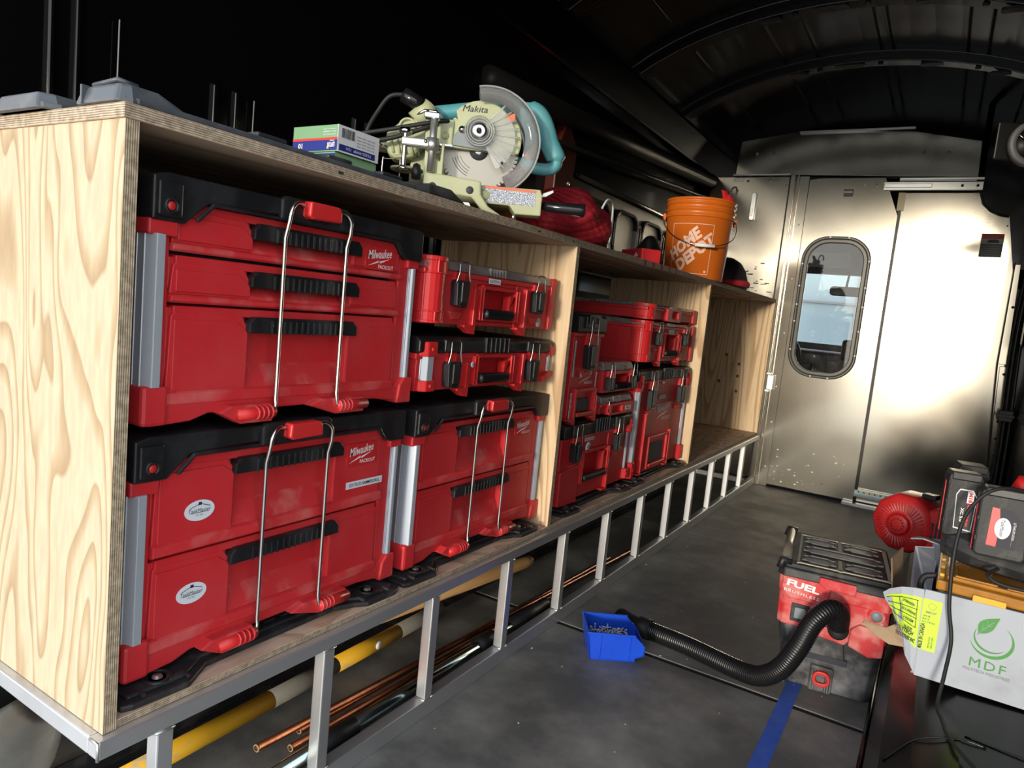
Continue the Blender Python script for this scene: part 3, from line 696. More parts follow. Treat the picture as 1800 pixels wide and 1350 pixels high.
foot_plate(.03, .625, 'black mounting plate under the nearest stack of drawer boxes')
foot_plate(.635, 1.225, 'black mounting plate under the second stack, beside the first upright')
foot_plate(1.37, 1.925, 'black mounting plate under the red case just past the first upright')
foot_plate(1.935, 2.545, 'black mounting plate under the tall red tower case')
drawer_box('red three-drawer tool box on top of the nearest stack', .063, .728, .572, .353,
           [(.025, .172), (.175, .244), (.248, .319)], badge_d=2)
drawer_box('red two-drawer tool box with a hammer drill label, bottom of the nearest stack', .052, .350, .574, .362,
           [(.026, .170), (.174, .322)], stickers=((.111, .235), (.104, .103)), strip=(.425, .526, .212, .226, 'SDS PLUS HAMMERDRILL'), badge_d=1)
drawer_box('red two-drawer tool box without stickers, bottom of the second stack', .664, .350, .587, .362,
           [(.026, .168), (.172, .316)], badge_d=1)

def latch(t, y, z1, s=1.0, bail_h=.05, x=.006):
    """over-centre latch: wire loop above, black lever below; z1 is the top of the loop"""
    w = .024*s
    b = MB(); b.prism([(y-w*.85, z1-bail_h-.052*s), (y+w*.6, z1-bail_h-.056*s), (y+w*.85, z1-bail_h-.045*s), (y+w, z1-bail_h-.004), (y+w*.8, z1-bail_h+.004), (y-w*.8, z1-bail_h+.004), (y-w, z1-bail_h-.004)], 0, x-.004, x+.016)
    b.box(x+.014, x+.020, y-w*.42, y+w*.42, z1-bail_h-.045*s, z1-bail_h+.0)
    for k in range(3): b.box(x+.014, x+.019, y-w*.6, y+w*.6, z1-bail_h-.053*s+k*.005, z1-bail_h-.050*s+k*.005)
    l = b.build('latch', M['black'], t, .0018)
    c = MB(); xo = x+.014
    c.tube([(xo-.004, y-w, z1-bail_h-.006), (xo, y-w, z1-bail_h+.004), (xo, y-w*.75, z1-bail_h*.55), (xo, y-w*.75, z1-.006), (xo-.002, y-w*.6, z1), (xo-.002, y+w*.6, z1), (xo, y+w*.75, z1-.006), (xo, y+w*.75, z1-bail_h*.55), (xo, y+w, z1-bail_h+.004), (xo-.004, y+w, z1-bail_h-.006)], .0017, 6)
    c.build('wire_loop', M['steel'], l)
    r = MB()
    for k in range(5): yy = y-w*.62+w*1.24*k/4; r.box(x-.008, x+.004, yy-.0017*s, yy+.0017*s, z1-bail_h+.002, z1-bail_h*.55)
    r.build('latch_comb', M['red_bright'], l)
    return l
def carry_handle(t, ya, yb, z0, z1, pad=0.012):
    """well with side ribs, a hole, a hinged red arm and a black grip"""
    b = MB()
    for y in (ya-pad, ya, yb-.003, yb+pad-.003): b.box(-.03, .012, y, y+.0035, z0-.008, z1+.004)
    b.box(-.03, .008, ya, yb, z1-.001, z1+.008); b.box(-.03, .006, ya, yb, z0-.010, z0-.002)
    h = b.build('handle_well', M['red_bright'], t, .0012)
    yy = ya+(yb-ya)*.26; r = (yb-ya)*.10
    b = MB(); b.hole_ring(rrect(yy-r-.004, yy+r+.004, z0+.018, z0+.018+r*3.4, r+.003, 4), rrect(yy-r, yy+r, z0+.022, z0+.014+r*3.4, r*.95, 4), 0, -.028, -.016); b.build('hole_rim', M['red'], h)
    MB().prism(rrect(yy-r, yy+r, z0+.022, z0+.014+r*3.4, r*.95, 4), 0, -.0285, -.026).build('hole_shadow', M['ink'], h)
    b = MB(); b.prism([(yb-.034, z0+.010), (yb-.008, z0+.010), (yb-.006, z1-.012)] + arc((yb-.018, z1-.022), .013, 20, 160, 6) + [(yb-.031, z1-.045)], 0, -.012, .008)
    a = b.build('handle_arm', M['red_bright'], h, .002)
    MB().lathe([(0, .011), (.004, .011), (.005, .008)], (0, yb-.018, z1-.022), 0, 10).build('pin', M['zinc'], a) if 0 else None
    g = MB(); n = 14; pts = []; rr = []
    for k in range(n*2+1):
        pts.append((.010, ya+.010+(yb-ya-.030)*k/(n*2), z0+.008)); rr.append(.0125 if k % 2 else .0108)
    g.tube(pts, rr, 10); g.build('grip', M['black'], h)
def corner_cap(t, y, z0, z1, w=.017, red='red_bright', x=-.006):
    b = MB(); b.prism([(x-.03, y-w), (x+.010, y-w), (x+.022, y-w*.5), (x+.022, y+w*.5), (x+.010, y+w), (x-.03, y+w)], 2, z0, z1)
    b.lathe([(0, .0245), (.004, .0245), (.005, .022)], (x, y, (z0+z1)/2), 0, 10) if z1-z0 > .02 else None
    return b.build('corner_cap', M[red], t, .003)
def case(label, y0, z0, W, H, lid='black', lid_h=.034, latches=(), latch_bail=.05, ls=1.0, handle=None, struts=(), caps=(), prongs=(), badge=None, strips=(), discs=(), name='tool_case', D=.38, x=-.045, niche=None, group='red latched cases', body='red'):
    t = thing(name, label, 'tool case', (x, y0, z0), 0, group)
    b = MB(); hb = H-lid_h
    fx = -.030 if handle else -.004
    b.box(-D, fx, .006, W-.006, .004, hb)
    if handle:
        ya, yb, hz0, hz1 = handle
        b.box(-.032, .0, .006, ya-.012, .004, hb); b.box(-.032, .0, yb+.012, W-.006, .004, hb)
        b.box(-.032, -.002, ya-.012, yb+.012, .004, max(.006, hz0-.01)); b.box(-.032, -.002, ya-.012, yb+.012, hz1+.008, hb)
    b.box(-D, .003, .0, W, hb-.012, hb)          # rim
    if niche:
        na, nb, nz0, nz1 = niche
        b.box(-.01, .010, na-.012, na, nz0-.01, nz1+.012); b.box(-.01, .010, nb, nb+.012, nz0-.01, nz1+.012); b.box(-.01, .010, na, nb, nz1, nz1+.012)
    b.build('case_body', M[body], t, .003)
    if niche:
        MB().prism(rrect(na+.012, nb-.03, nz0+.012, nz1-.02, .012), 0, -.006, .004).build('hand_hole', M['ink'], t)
        MB().box(.0, .014, na+.006, nb-.006, nz0-.004, nz0+.010).build('carry_bar', M['red_bright'], t, .004)
    if lid == 'black':
        b = MB(); b.prism([(-D, hb), (.002, hb), (.010, hb+.004), (.010, H-.008), (-.004, H), (-D, H)], 1, .002, W-.002)
        c = W/2; rn = 6
        l = b.build('lid', M['black'], t, .003)
        if W > .3:
            for k in range(rn):
                yy = c-.05+k*.02; MB().box(.006, .015, yy-.002, yy+.002, hb+.002, H+.002).build('lid_rib', M['black'], l, .001)
            for ly in latches: MB().box(.0, .016, ly-.034, ly+.034, hb+.003, H-.004).build('lid_boss', M['black'], l, .003)
    else:
        b = MB(); b.prism([(-D, hb), (.0, hb), (.004, hb+.003), (-.006, H-.004), (-.014, H), (-D, H)], 1, .004, W-.004)
        l = b.build('lid', M['clear_lid'], t, .003)
        for k in range(6):
            yy = W*.5-.035+k*.013; MB().box(-.004, .004, yy-.0015, yy+.0015, hb+.002, H-.004).build('lid_rib', M['clear_lid'], l)
        MB().box(-D+.02, -.02, .02, W-.02, hb-.003, hb+.001).build('tray_rim', M['red'], l)
    for ly in latches: latch(t, ly, H-(.006 if lid == 'black' else .002), ls, latch_bail)
    for ly in latches:      # scooped finger well under the lever
        zz = H-latch_bail-.056*ls-.012
        if zz > .018:
            b = MB(); b.prism([(ly-.026*ls, zz), (ly-.012*ls, max(.008, zz-.018)), (ly+.012*ls, max(.008, zz-.018)), (ly+.026*ls, zz)], 0, -.004, .006); b.build('finger_well', M['red_dusty'], t, .002)
    if handle: carry_handle(t, *handle)
    for (sy, z_0, z_1, wy, wx) in struts: aluminium_post(t, sy, z_0, z_1, wy, wx, -.006)
    for (cy, z_0, z_1, cw) in caps: corner_cap(t, cy, z_0, z_1, cw)
    for (py, ptop) in prongs:
        b = MB(); b.prism([(py-.040, .0), (py-.012, -.014 if z0 > .4 else -.005), (py+.004, -.016 if z0 > .4 else -.006), (py+.006, ptop), (py-.006, ptop), (py-.008, .006), (py-.04, .006)], 0, -.01, .012); b.build('prong', M['red_bright'], t, .002)
    if badge: logo(t, *badge, plate=False)
    for s in strips: label_strip(t, *s)
    for (dx, dy, dz, dr) in discs:
        q = MB(); q.lathe([(0, .0012), (dr, .0012), (dr, 0)], (dx, dy, dz), 0, 20); q = q.build('round_sticker', M['sticker'], t)
        MB().tube([(dx+.002, dy-dr*.6, dz), (dx+.002, dy, dz+dr*.45), (dx+.002, dy+dr*.6, dz)], dr*.06, 4).build('emblem', M['ink'], q)
    return t
M['clear_lid'] = mat('smoky_clear_lid', (.36,.33,.33), .12, trans=.65, col2=(.55,.52,.50), scale=30, alpha=1, spec=.5)
# second stack of bay 1
case('red latched case with black lid and silver end struts, middle of the second stack', .650, .742, .596, .122, lid_h=.036,
     latches=(.118, .478), latch_bail=.052, handle=(.222, .375, .018, .076),
     struts=((.040, .026, .082, .021, .018), (.584, .030, .082, .009, .010)), caps=((.040, .080, .112, .030), (.040, .004, .028, .028)),
     prongs=((.185, .065), (.435, .085)), discs=((.0125, .197, .060, .007),))
t = bpy.context.scene.objects['tool_case']
b = MB(); b.prism([(.568, .112), (.598, .100), (.600, .088), (.598, .080), (.575, .080)], 0, -.03, .012); b.prism([(.545, .004), (.598, .020), (.600, .034), (.572, .034), (.545, .02)], 0, -.03, .012); b.build('strut_bracket', M['red_bright'], t, .002)
c2 = case('red organiser case with clear lid and electrical label, top of the second stack', .655, .888, .568, .146, lid='clear', lid_h=.024,
     latches=(.118, .468), latch_bail=.044, handle=(.215, .365, .026, .092), prongs=((.185, .09), (.415, .105)),
     strips=((.0125, .228, .278, .106, .118, 'ELECTRICAL'),), discs=((.0006, .500, .022, .0125),))
def round_corner(t, y, z0, z1, r):
    b = MB(); q = arc((-.018, y), r, -80, 60, 8) + [(-.05, y+r*.6), (-.05, y-r)]
    b.prism(q, 2, z0, z1); q2 = [((p[0]+.018)*1.09-.018, (p[1]-y)*1.09+y) for p in q]
    for a, c in ((z0, z0+.006), (z0+(z1-z0)*.17, z0+(z1-z0)*.17+.004), (z1-(z1-z0)*.25, z1-(z1-z0)*.25+.004), (z1-.008, z1+.002)): b.prism(q2, 2, a, c)
    for ang in (-70, -20, 35):
        p = (-.018+r*1.03*math.cos(math.radians(ang)), y+r*1.03*math.sin(math.radians(ang))); b.box(p[0]-.002, p[0]+.002, p[1]-.002, p[1]+.002, z1-(z1-z0)*.25, z1); b.box(p[0]-.002, p[0]+.002, p[1]-.002, p[1]+.002, z0, z0+(z1-z0)*.18)
    return b.build('corner_bumper', M['red_bright'], t, .0015)
round_corner(c2, .040, .006, .146, .036)
b = MB(); b.prism([(.548, .004), (.572, .008), (.574, .120), (.580, .136), (.574, .146), (.560, .140), (.55, .12)], 0, -.06, .006); b.build('corner_bumper', M['red_bright'], c2, .002)

# bay 2
g = case('red latched case with black lid, bottom of the stack just past the first upright', 1.375, .349, .545, .258, lid_h=.048,
     latches=(.085, .415), latch_bail=.062, ls=1.05, handle=(.150, .345, .060, .150),
     struts=((.527, .048, .185, .010, .012),), caps=((.527, .185, .235, .014), (.527, .010, .048, .014)), prongs=((.360, .12),),
     strips=((.001, .165, .235, .188, .199, 'MISC TOOLS'),), discs=((.0006, .195, .165, .018),))
b = MB(); b.prism([(.0, .0), (.13, -.005), (.125, .10), (.11, .118), (.0, .11)], 0, -.06, .010); b.build('front_foot', M['red'], g, .004)
f = case('tall narrow red case with one latch and vertical labels past the first upright', 1.392, .618, .205, .326, lid_h=.056,
     latches=(.095,), latch_bail=.090, ls=1.35, badge=(.001, .045, .105, .115, .055), niche=(.04, .17, .012, .085), prongs=((.185, .07), (.03, .03)),
     strips=((.001, .004, .013, .135, .245, 'FASTENERS AND ANCHORS', True), (.001, .175, .184, .035, .145, 'HOLE SAW KIT', True), (.001, .008, .017, .005, .085, 'BITS', True)),
     discs=((.0015, .155, .165, .013),), group='red latched cases', D=.36)
b = MB(); b.box(.004, .014, .045, .15, .285, .322); b.box(.012, .018, .06, .135, .300, .328); b.build('lid_boss', M['black'], f, .004)
c1 = case('small red organiser with clear lid and black grip, beside the tall narrow case', 1.625, .686, .262, .108, lid='clear', lid_h=.030,
     latches=(.04, .238), latch_bail=.05, ls=.8, handle=(.075, .215, .018, .068), name='small_organiser', group='small red organisers', D=.34)
c0 = case('flat small red organiser with white label, under the small one with a grip', 1.635, .612, .268, .066, lid='clear', lid_h=.026,
     latches=(), name='small_organiser', group='small red organisers', D=.34, strips=((.0145, .185, .235, .012, .026, 'MISC'),))
b = MB(); b.hole_ring(rrect(.05, .255, .0, .040, .006), rrect(.07, .16, .008, .032, .004), 0, -.01, .014); b.build('front_loop', M['red_bright'], c0, .0015)
b = MB(); b.tube([(.012, .045, .012), (.012, .045, .05), (.008, .05, .056)], .0017, 6); b.build('wire_loop', M['steel'], c0)
tw = case('tall red tower case with silver corner struts and a round sticker, before the second upright', 1.935, .349, .625, .412, lid_h=.044,
     latches=(.155, .510), latch_bail=.075, ls=1.35, badge=(.001, .24, .19, .20, .09), niche=(.20, .40, .02, .13),
     struts=((.026, .062, .330, .017, .018), (.600, .062, .330, .010, .012)), caps=((.026, .330, .392, .022), (.026, .0, .062, .020), (.600, .330, .385, .016), (.600, .0, .062, .016)),
     prongs=((.125, .24), (.43, .15)), strips=((.001, .27, .345, .288, .302, 'METRIC'),), discs=((.001, .30, .362, .014),), name='tower_case')
MB().prism([(.155, .0), (.44, .0), (.44, .27), (.155, .27)], 0, -.006, .0008).build('front_panel', M['red'], tw, .001)
hh = case('deep red organiser with clear lid and black grip, lying on the tower case', 1.940, .785, .60, .160, lid='clear', lid_h=.018,
     latches=(.14, .47), latch_bail=.040, ls=.9, handle=(.225, .385, .03, .112), prongs=((.19, .10), (.42, .11)), discs=((.001, .455, .018, .013),), strips=((.0125, .25, .31, .118, .130, 'PLUMBING'),), D=.37)
round_corner(hh, .040, .006, .158, .036)
b = MB(); b.prism([(.575, .0), (.60, .005), (.60, .150), (.575, .158)], 0, -.06, .008); b.build('corner_bumper', M['red_bright'], hh, .002)
for k in (.10, .22, .30): MB().box(-k-.004, -k, -.001, .001, .01, .135).build('side_rib', M['red'], hh) 
ii = case('slim red organiser with clear lid, topmost in the second bay', 1.955, .948, .585, .062, lid='clear', lid_h=.014, group='red latched cases', D=.36)
round_corner(ii, .040, .002, .058, .034)
b = MB(); b.hole_ring(rrect(.20, .36, .0, .052, .006), rrect(.25, .33, .012, .042, .004), 0, -.012, .012); b.build('front_loop', M['red_bright'], ii, .0015)
b = MB(); b.box(-.03, .006, .55, .588, .0, .060); b.build('corner_bumper', M['red_bright'], ii, .004)

# ------------------------------------------------------------------ things on top of the shelving
M['cream'] = mat('cream_enamel', (.38,.41,.25), .42, col2=(.34,.36,.215), scale=12, bump=.05, bscale=300)
M['teal'] = mat('teal_plastic', (.065,.27,.31), .42, col2=(.10,.30,.33), scale=20)
M['cast'] = mat('cast_aluminium', (.45,.46,.46), .38, .85)
M['blade'] = mat('saw_blade_steel', (.27,.262,.24), .45, .85, rvar=.08, scale=6)
M['greyplate'] = mat('grey_plate', (.19,.22,.24), .45)
M['guard'] = mat('scuffed_clear_guard', (.93,.94,.95), .14, trans=.92, rvar=.12, scale=14, ior=1.25)
M['guardhub'] = mat('milky_guard', (.90,.91,.90), .3, trans=.80, ior=1.25)
M['warn'] = mat('warning_orange', (.55,.15,.07), .6)
M['print'] = mat('fine_print', (.52,.55,.60), .6, col2=(.12,.14,.20), scale=420, detail=1, lo=.42, hi=.58)
M['orange'] = mat('orange_bucket', (.56,.13,.012), .35, col2=(.50,.11,.012), scale=6)
M['bwhite'] = mat('bucket_print', (.70,.44,.34), .55)
M['green'] = mat('carton_green', (.17,.32,.18), .55)
M['navy'] = mat('carton_blue', (.018,.028,.20), .5)
M['rednar'] = mat('carton_red', (.62,.05,.025), .5)
M['cartonw'] = mat('carton_white', (.66,.68,.70), .55)
M['quilt'] = mat('red_quilted_cloth', (.46,.018,.032), .7, col2=(.34,.012,.022), scale=7, bump=.3, bscale=90)
M['slate'] = mat('slate_plastic', (.05,.058,.068), .42, col2=(.10,.108,.115), scale=18, lo=.45, hi=.8)

def spare_plates():
    # plate lying along the front edge with a raised ear at the near corner
    t = thing('spare_mounting_plate', 'grey plastic mounting plate lying along the front edge of the plywood top', 'plate', (0, 0, ZT), 0)
    b = MB()
    b.prism([(-.105, .002), (-.012, .002), (-.005, .02), (-.005, .56), (-.03, .595), (-.28, .595), (-.165, .28), (-.13, .05)], 2, .0005, .010)
    b.build('plate_body', M['slate'], t, .003)
    b = MB(); b.prism([(-.112, -.006), (-.015, -.006), (-.004, .012), (-.004, .10), (-.03, .15), (-.112, .15)], 2, .0005, .026, [(-.108, .002), (-.022, .002), (-.014, .014), (-.014, .05), (-.04, .06), (-.108, .06)])
    e = b.build('raised_ear', M['slate'], t, .005)
    MB().tube([(-.085, .006, .027), (-.03, .006, .030), (-.028, .03, .028)], .0035, 8).build('rib', M['slate'], e)
    MB().box(-.095, -.091, -.007, .004, .002, .026).build('rib', M['slate'], e, .001)
    for y in (.20, .34, .47):
        r = MB(); r.prism([(-.05, y), (-.008, y), (-.008, y+.055), (-.05, y+.065)], 2, .009, .017); r.build('raised_ear', M['black_dusty'], t, .003)
    t2 = thing('spare_mounting_plate', 'smaller grey plastic plate lying further left on the plywood top', 'plate', (-.30, .02, ZT), math.radians(0))
    b = MB(); b.prism([(-.11, -.03), (.115, -.03), (.125, -.01), (.125, .25), (-.11, .25)], 2, .0005, .010); b.build('plate_body', M['slate'], t2, .002)
    b = MB(); b.prism([(-.02, -.036), (.11, -.036), (.125, -.012), (.125, .05), (-.02, .05)], 2, .0005, .024, [(-.005, -.030), (.10, -.030), (.110, -.012), (.11, .03), (-.005, .03)]); b.build('raised_ear', M['slate'], t2, .003)
    MB().cyl((-.10, -.02, .016), (-.02, -.02, .016), .007, seg=10).build('rib', M['cast'], t2)
    t3 = thing('spare_mounting_plate', 'black plastic plate end between the saw and the front edge', 'plate', (-.03, .60, ZT), math.radians(0))
    b = MB(); b.prism([(-.10, .0), (.025, .0), (.025, .13), (-.03, .16), (-.10, .16)], 2, .0005, .026, [(-.09, .02), (.01, .02), (.012, .09), (-.03, .12), (-.09, .12)]); b.build('plate_body', M['black_dusty'], t3, .005)
    MB().tube([(-.06, .03, .027), (-.01, .06, .027)], .004, 6).build('rib', M['black_dusty'], t3)
spare_plates()

def carton(label, loc, rz, flip):
    w, d, h = .128, .112, .0505
    t = thing('switch_carton', label, 'box', loc, rz, 'cartons of light switches')
    MB().box(-w/2, w/2, -d/2, d/2, 0, h).build('carton_shell', M['green'], t, .0008)
    y = -d/2-.0005; x = w/2+.0005
    if flip:      # upside-down printing
        MB().box(-w/2, w/2, y, y+.001, .002, .022).build('blue_band', M['navy'], t)
        MB().box(-w/2, w/2, y, y+.001, .022, .0265).build('red_band', M['rednar'], t)
        text('LEVITON', .020, .009, M['white'], t, (.048, y-.0005, .0125), (PI/2, PI, 0), bold=.03)
        text('10', .012, .010, M['white'], t, (-.040, y-.0005, .012), (PI/2, PI, 0), bold=.03)
        text('Decora', .012, .004, M['white'], t, (.050, y-.0005, .0195), (PI/2, PI, 0))
        MB().box(.036, .041, y-.0004, y, .005, .010).build('price_dot', M['lime'], t)
        for k, s in enumerate(('Tamper Resistant Outlets', 'Prises Inviolables', 'Contactos con Seguro')): text(s, .036, .0035, M['cartonw'], t, (.042, y-.0005, .032+k*.005), (PI/2, PI, 0))
        MB().box(x-.001, x+.0002, -d/2, d/2, 0, h).build('end_label', M['cartonw'], t)
        MB().box(x, x+.0005, -d/2+.004, d/2-.01, .003, .015).build('blue_band', M['navy'], t)
        for k in range(14): 
            yy = -d/2+.010+k*.0024; MB().box(x, x+.0006, yy, yy+random.uniform(.0007, .0016), .028, .046).build('barcode_bar', M['ink'], t)
        for k in range(4): text('15A-125V outlet white', .05, .003, M['ink'], t, (x+.0006, .018, .020+k*.006), (PI/2, PI, PI/2))
        text('T5325-WMP  15A', .07, .005, M['white'], t, (x+.0008, -.0, .009), (PI/2, PI, PI/2))
    else:
        MB().box(-w/2, w/2, y, y+.001, .026, .048).build('blue_band', M['navy'], t)
        text('10', .012, .010, M['white'], t, (.040, y-.0005, .037), FY, bold=.03)
        for k in range(2): text('pieces', .010, .003, M['white'], t, (.054, y-.0005, .040-k*.006), FY)
        text('Interruptores', .024, .004, M['cartonw'], t, (.04, y-.0005, .020), FY)
        for k in range(2): text('Interrupteurs', .05, .0075, M['cartonw'], t, (x+.0006, .02, .019-k*.010), (PI/2, PI, PI/2))
M['lime'] = mat('lime_label', (.55,.78,.06), .55, col2=(.50,.72,.05), scale=5)
carton('green and blue carton of switches, under the other carton beside the mitre saw', (-.220, .552, ZT+.0105), math.radians(-2), False)
carton('carton with red band and white end label, upper of two beside the mitre saw', (-.214, .549, ZT+.0615), math.radians(-1), True)
for i, (x, y, z, wd) in enumerate(((-.34, .66, ZT+.001, .062), (-.30, .78, ZT+.001, .05))):
    t = MB().tube(spline([(x, y, z), (x, y, z+.11), (x+.008, y, z+.135 if i == 0 else z+.115), (x+wd-.008, y+.006, z+.134 if i == 0 else z+.113), (x+wd, y+.006, z+.105), (x+wd, y+.006, z)]), .0016, 6).build('wire_hook', M['steel'], None)
    tag(t, ('larger bent wire hoop standing behind the switch cartons', 'smaller bent wire hoop between the cartons and the mitre saw')[i], 'wire')

def mitre_saw():
    R_ = math.radians(35)
    t = thing('mitre_saw', 'cream and teal sliding mitre saw with clear blade guard on the plywood top', 'saw', (-.105, .892, ZT+.0005), R_)
    C = M['cream']; zc = .184
    # base: near fence casting with its arch, table disc, far fence
    b = MB(); b.prism([(-.118, .0), (-.118, .084), (.014, .075), (.017, .045), (.036, .020), (.072, .0), (.030, .0), (.010, .022), (-.004, .036), (-.080, .040), (-.092, .032), (-.096, .0)], 1, -.062, -.042)
    b.box(-.118, -.096, -.062, .10, .0, .05)
    base = b.build('base_casting', C, t, .004)
    MB().prism([(-.092, .0), (-.086, .026), (-.01, .026), (.006, .0)], 1, -.046, -.044).build('base_web', M['cast'], base)
    for x, z in ((-.096, .052), (-.010, .052)): MB().lathe([(0, -.063), (.0055, -.063), (.0065, -.0625), (.0085, -.0625), (.009, -.062)], (x, 0, z), 1, 14).build('bolt_hole', M['ink'] if 1 else C, base)
    MB().cyl((-.118, -.03, .046), (-.130, -.03, .046), .006, seg=10).build('bolt', M['steel'], base)
    b = MB(); b.lathe([(0, .035), (.125, .035), (.130, .042), (.130, .055), (.124, .060), (0, .060)], (-.03, .07, 0), 2, 40); b.build('turntable', C, t)
    MB().box(-.16, .08, .055, .075, .058, .10).build('rear_fence', M['cast'], t, .003)
    # cheek at the left of the blade
    b = MB(); b.prism([(-.119, .080), (-.119, .150), (-.106, .150), (-.106, .110), (-.083, .110), (-.083, .150), (-.076, .150), (-.076, .080)], 1, -.058, -.044); b.build('fence_post', C, t, .002)
    b = MB(); b.lathe([(0, .085), (.038, .085), (.038, .090), (.012, .094), (0, .094)], (-.160, -.03, 0), 2, 28); b.build('clamp_pad', C, t)
    # vertical clamp
    k = MB(); k.cyl((-.103, -.066, .082), (-.103, -.066, .208), .0085, seg=16); cl = k.build('clamp_post', M['cast'], t)
    MB().box(-.125, -.090, -.078, -.054, .198, .212).build('clamp_head', M['chrome'], cl, .003)
    MB().box(-.172, -.092, -.076, -.056, .133, .153).build('clamp_arm', M['cast'], cl, .004)
    MB().cyl((-.103, -.066, .128), (-.103, -.066, .156), .0145, seg=20).build('clamp_collar', M['cast'], cl)
    k = MB(); n = 40; k.tube([(-.165, -.066, .088+.075*i/n) for i in range(n+1)], [.0052 if i % 2 else .0062 for i in range(n+1)], 10); k.build('clamp_screw', M['steel'], cl)
    k = MB(); k.lathe([(0, .160), (.014, .160), (.016, .165), (.014, .172), (0, .173)], (-.165, -.066, 0), 2, 8); k.build('clamp_knob', M['chrome'], cl)
    MB().lathe([(0, .080), (.016, .080), (.008, .090), (0, .090)], (-.165, -.066, 0), 2, 16).build('clamp_foot', M['steel'], cl)
    MB().cyl((-.118, -.080, .146), (-.118, -.074, .146), .004, seg=10).build('set_screw', M['steel'], cl)
    MB().lathe([(0, .062), (.010, .064), (.012, .078), (.008, .096), (0, .100)], (-.135, -.060, 0), 2, 14).build('clamp_lever', M['black'], cl)
    # head: gear housing behind the blade
    b = MB(); b.prism([(-.078, .150), (-.078, .212), (-.052, .216)] + arc((.004, .182), .082, 140, 42, 12) + arc((.020, .180), .080, 36, -18, 6) + [(.094, .152), (.0, .150)], 1, -.022, .022)
    hd = b.build('blade_housing', C, t, .003)
    b = MB(); b.prism([(-.125, .152), (-.125, .212), (-.060, .212), (-.060, .152)], 1, -.028, .045); b.build('gear_block', C, hd, .004)
    b = MB(); b.prism([(-.060, .155), (-.060, .176), (-.044, .199), (-.030, .204), (-.012, .216), (.012, .214), (.028, .196), (.034, .168), (.028, .150), (-.040, .154)], 1, -.027, -.021); gp = b.build('pivot_plate', M['greyplate'], hd, .002)
    MB().lathe([(0, -.034), (.0042, -.034), (.0048, -.031), (.008, -.031), (.008, -.026)], (-.041, 0, .192), 1, 12).build('cap_screw', M['steel'], gp)
    MB().lathe([(0, -.032), (.008, -.032), (.0095, -.028)], (-.079, 0, .174), 1, 14).build('bolt_head', C, hd)
    MB().box(-.088, -.060, -.036, -.022, .150, .153).build('indicator', M['chrome'], hd)
    h2 = MB(); h2.lathe([(0, -.048), (.0035, -.048), (.0045, -.0495), (.0165, -.050), (.018, -.047), (.018, -.03)], (0, 0, zc+.006), 1, 24); h2.build('hub_cap', M['steel'], gp)
    MB().lathe([(0, -.0505), (.004, -.0508), (0, -.0506)], (0, 0, zc+.006), 1, 12).build('hub_hole', M['ink'], gp)
    b = MB()
    for r in (.021, .027, .032): b.lathe([(r, -.044), (r+.0016, -.046), (r+.003, -.044), (r+.003, -.028), (r, -.028)], (0, 0, zc+.006), 1, 24)
    b.build('guard_hub', M['guardhub'], gp)
    text('Makita', .058, .0145, M['ink'], hd, (-.015, -.0228, .243), (PI/2, -.03, 0), shear=.25, bold=0)
    # blade
    n = 60; q = []
    for i in range(n):
        a = 2*PI*i/n; q += [(.0935*math.cos(a), zc+.0935*math.sin(a)), (.094*math.cos(a+.055), zc+.094*math.sin(a+.055)), (.086*math.cos(a+.07), zc+.086*math.sin(a+.07))]
    q = [(x+.002, z-.030) for x, z in q]
    b = MB(); b.prism(q, 1, -.0025, .0); bl = b.build('saw_blade', M['blade'], t)
    MB().lathe([(0, -.004), (.022, -.004), (.0225, -.0025)], (.002, 0, zc-.030), 1, 24).build('arbor_flange', M['ink'], bl)
    MB().lathe([(0, -.007), (.007, -.007), (.012, -.005), (.0125, -.004)], (.002, 0, zc-.030), 1, 16).build('arbor_bolt', M['steel'], bl)
    for r0 in (.045, .052, .058, .064):
        b = MB(); aa = arc((.002, zc-.030), r0, 200, 248, 10); b.hole_ring(aa+aa[::-1], [((x-.002)*1.02+.002, (z-zc+.03)*1.02+zc-.03) for x, z in aa]+[((x-.002)*1.02+.002, (z-zc+.03)*1.02+zc-.03) for x, z in aa][::-1], 1, -.0034, -.0026)
        b.build('blade_print', M['ink'], bl)
    # clear guard: wide shell with a raised rim, a fan of spokes towards the hub
    gc = (.020, .172); G0, G1, A0, A1 = .088, .122, 104, -62
    gm = MB()
    gm.lathe([(G0, -.036), (G1-.006, -.038), (G1, -.034), (G1, .030), (G1-.006, .034), (G0, .032), (G0, .030), (G1-.006, .031), (G1-.003, .028), (G1-.003, -.032), (G1-.008, -.0355), (G0, -.0335), (G0, -.036)], (gc[0], 0, gc[1]), 1, 40, math.radians(A1), math.radians(A0))
    g = gm.build('blade_guard', M['guard'], t)
    MB().tube([(gc[0]+G1*math.cos(math.radians(A1+(A0-A1)*i/40)), -.036, gc[1]+G1*math.sin(math.radians(A1+(A0-A1)*i/40))) for i in range(41)], .0022, 6).build('guard_rim', M['guardhub'], g)
    sp = MB(); inner = arc((0, zc+.004), .034, 62, -60, 12); outer = arc((.006, zc-.006), .078, 62, -60, 12)
    sp.prism(inner+outer[::-1], 1, -.034, -.032); sp.build('guard_fan', M['guardhub'], g)
    for i in range(9):
        a = math.radians(-55+14*i); p0 = (.030*math.cos(a), -.036, zc+.004+.030*math.sin(a)); p1 = (.006+.088*math.cos(a*.95+.05), -.036, zc-.004+.088*math.sin(a*.95+.05))
        MB().tube([p0, p1], [.0014, .0024], 6).build('guard_spoke', M['guardhub'], g)
    MB().disc((.058, -.0375, .125), .0035, 1, .002, 12).build('guard_hole', M['ink'], g)
    MB().prism([(.052, .235), (.078, .240), (.080, .222), (.062, .222)], 1, -.0335, -.033).build('warning_label', M['warn'], g)
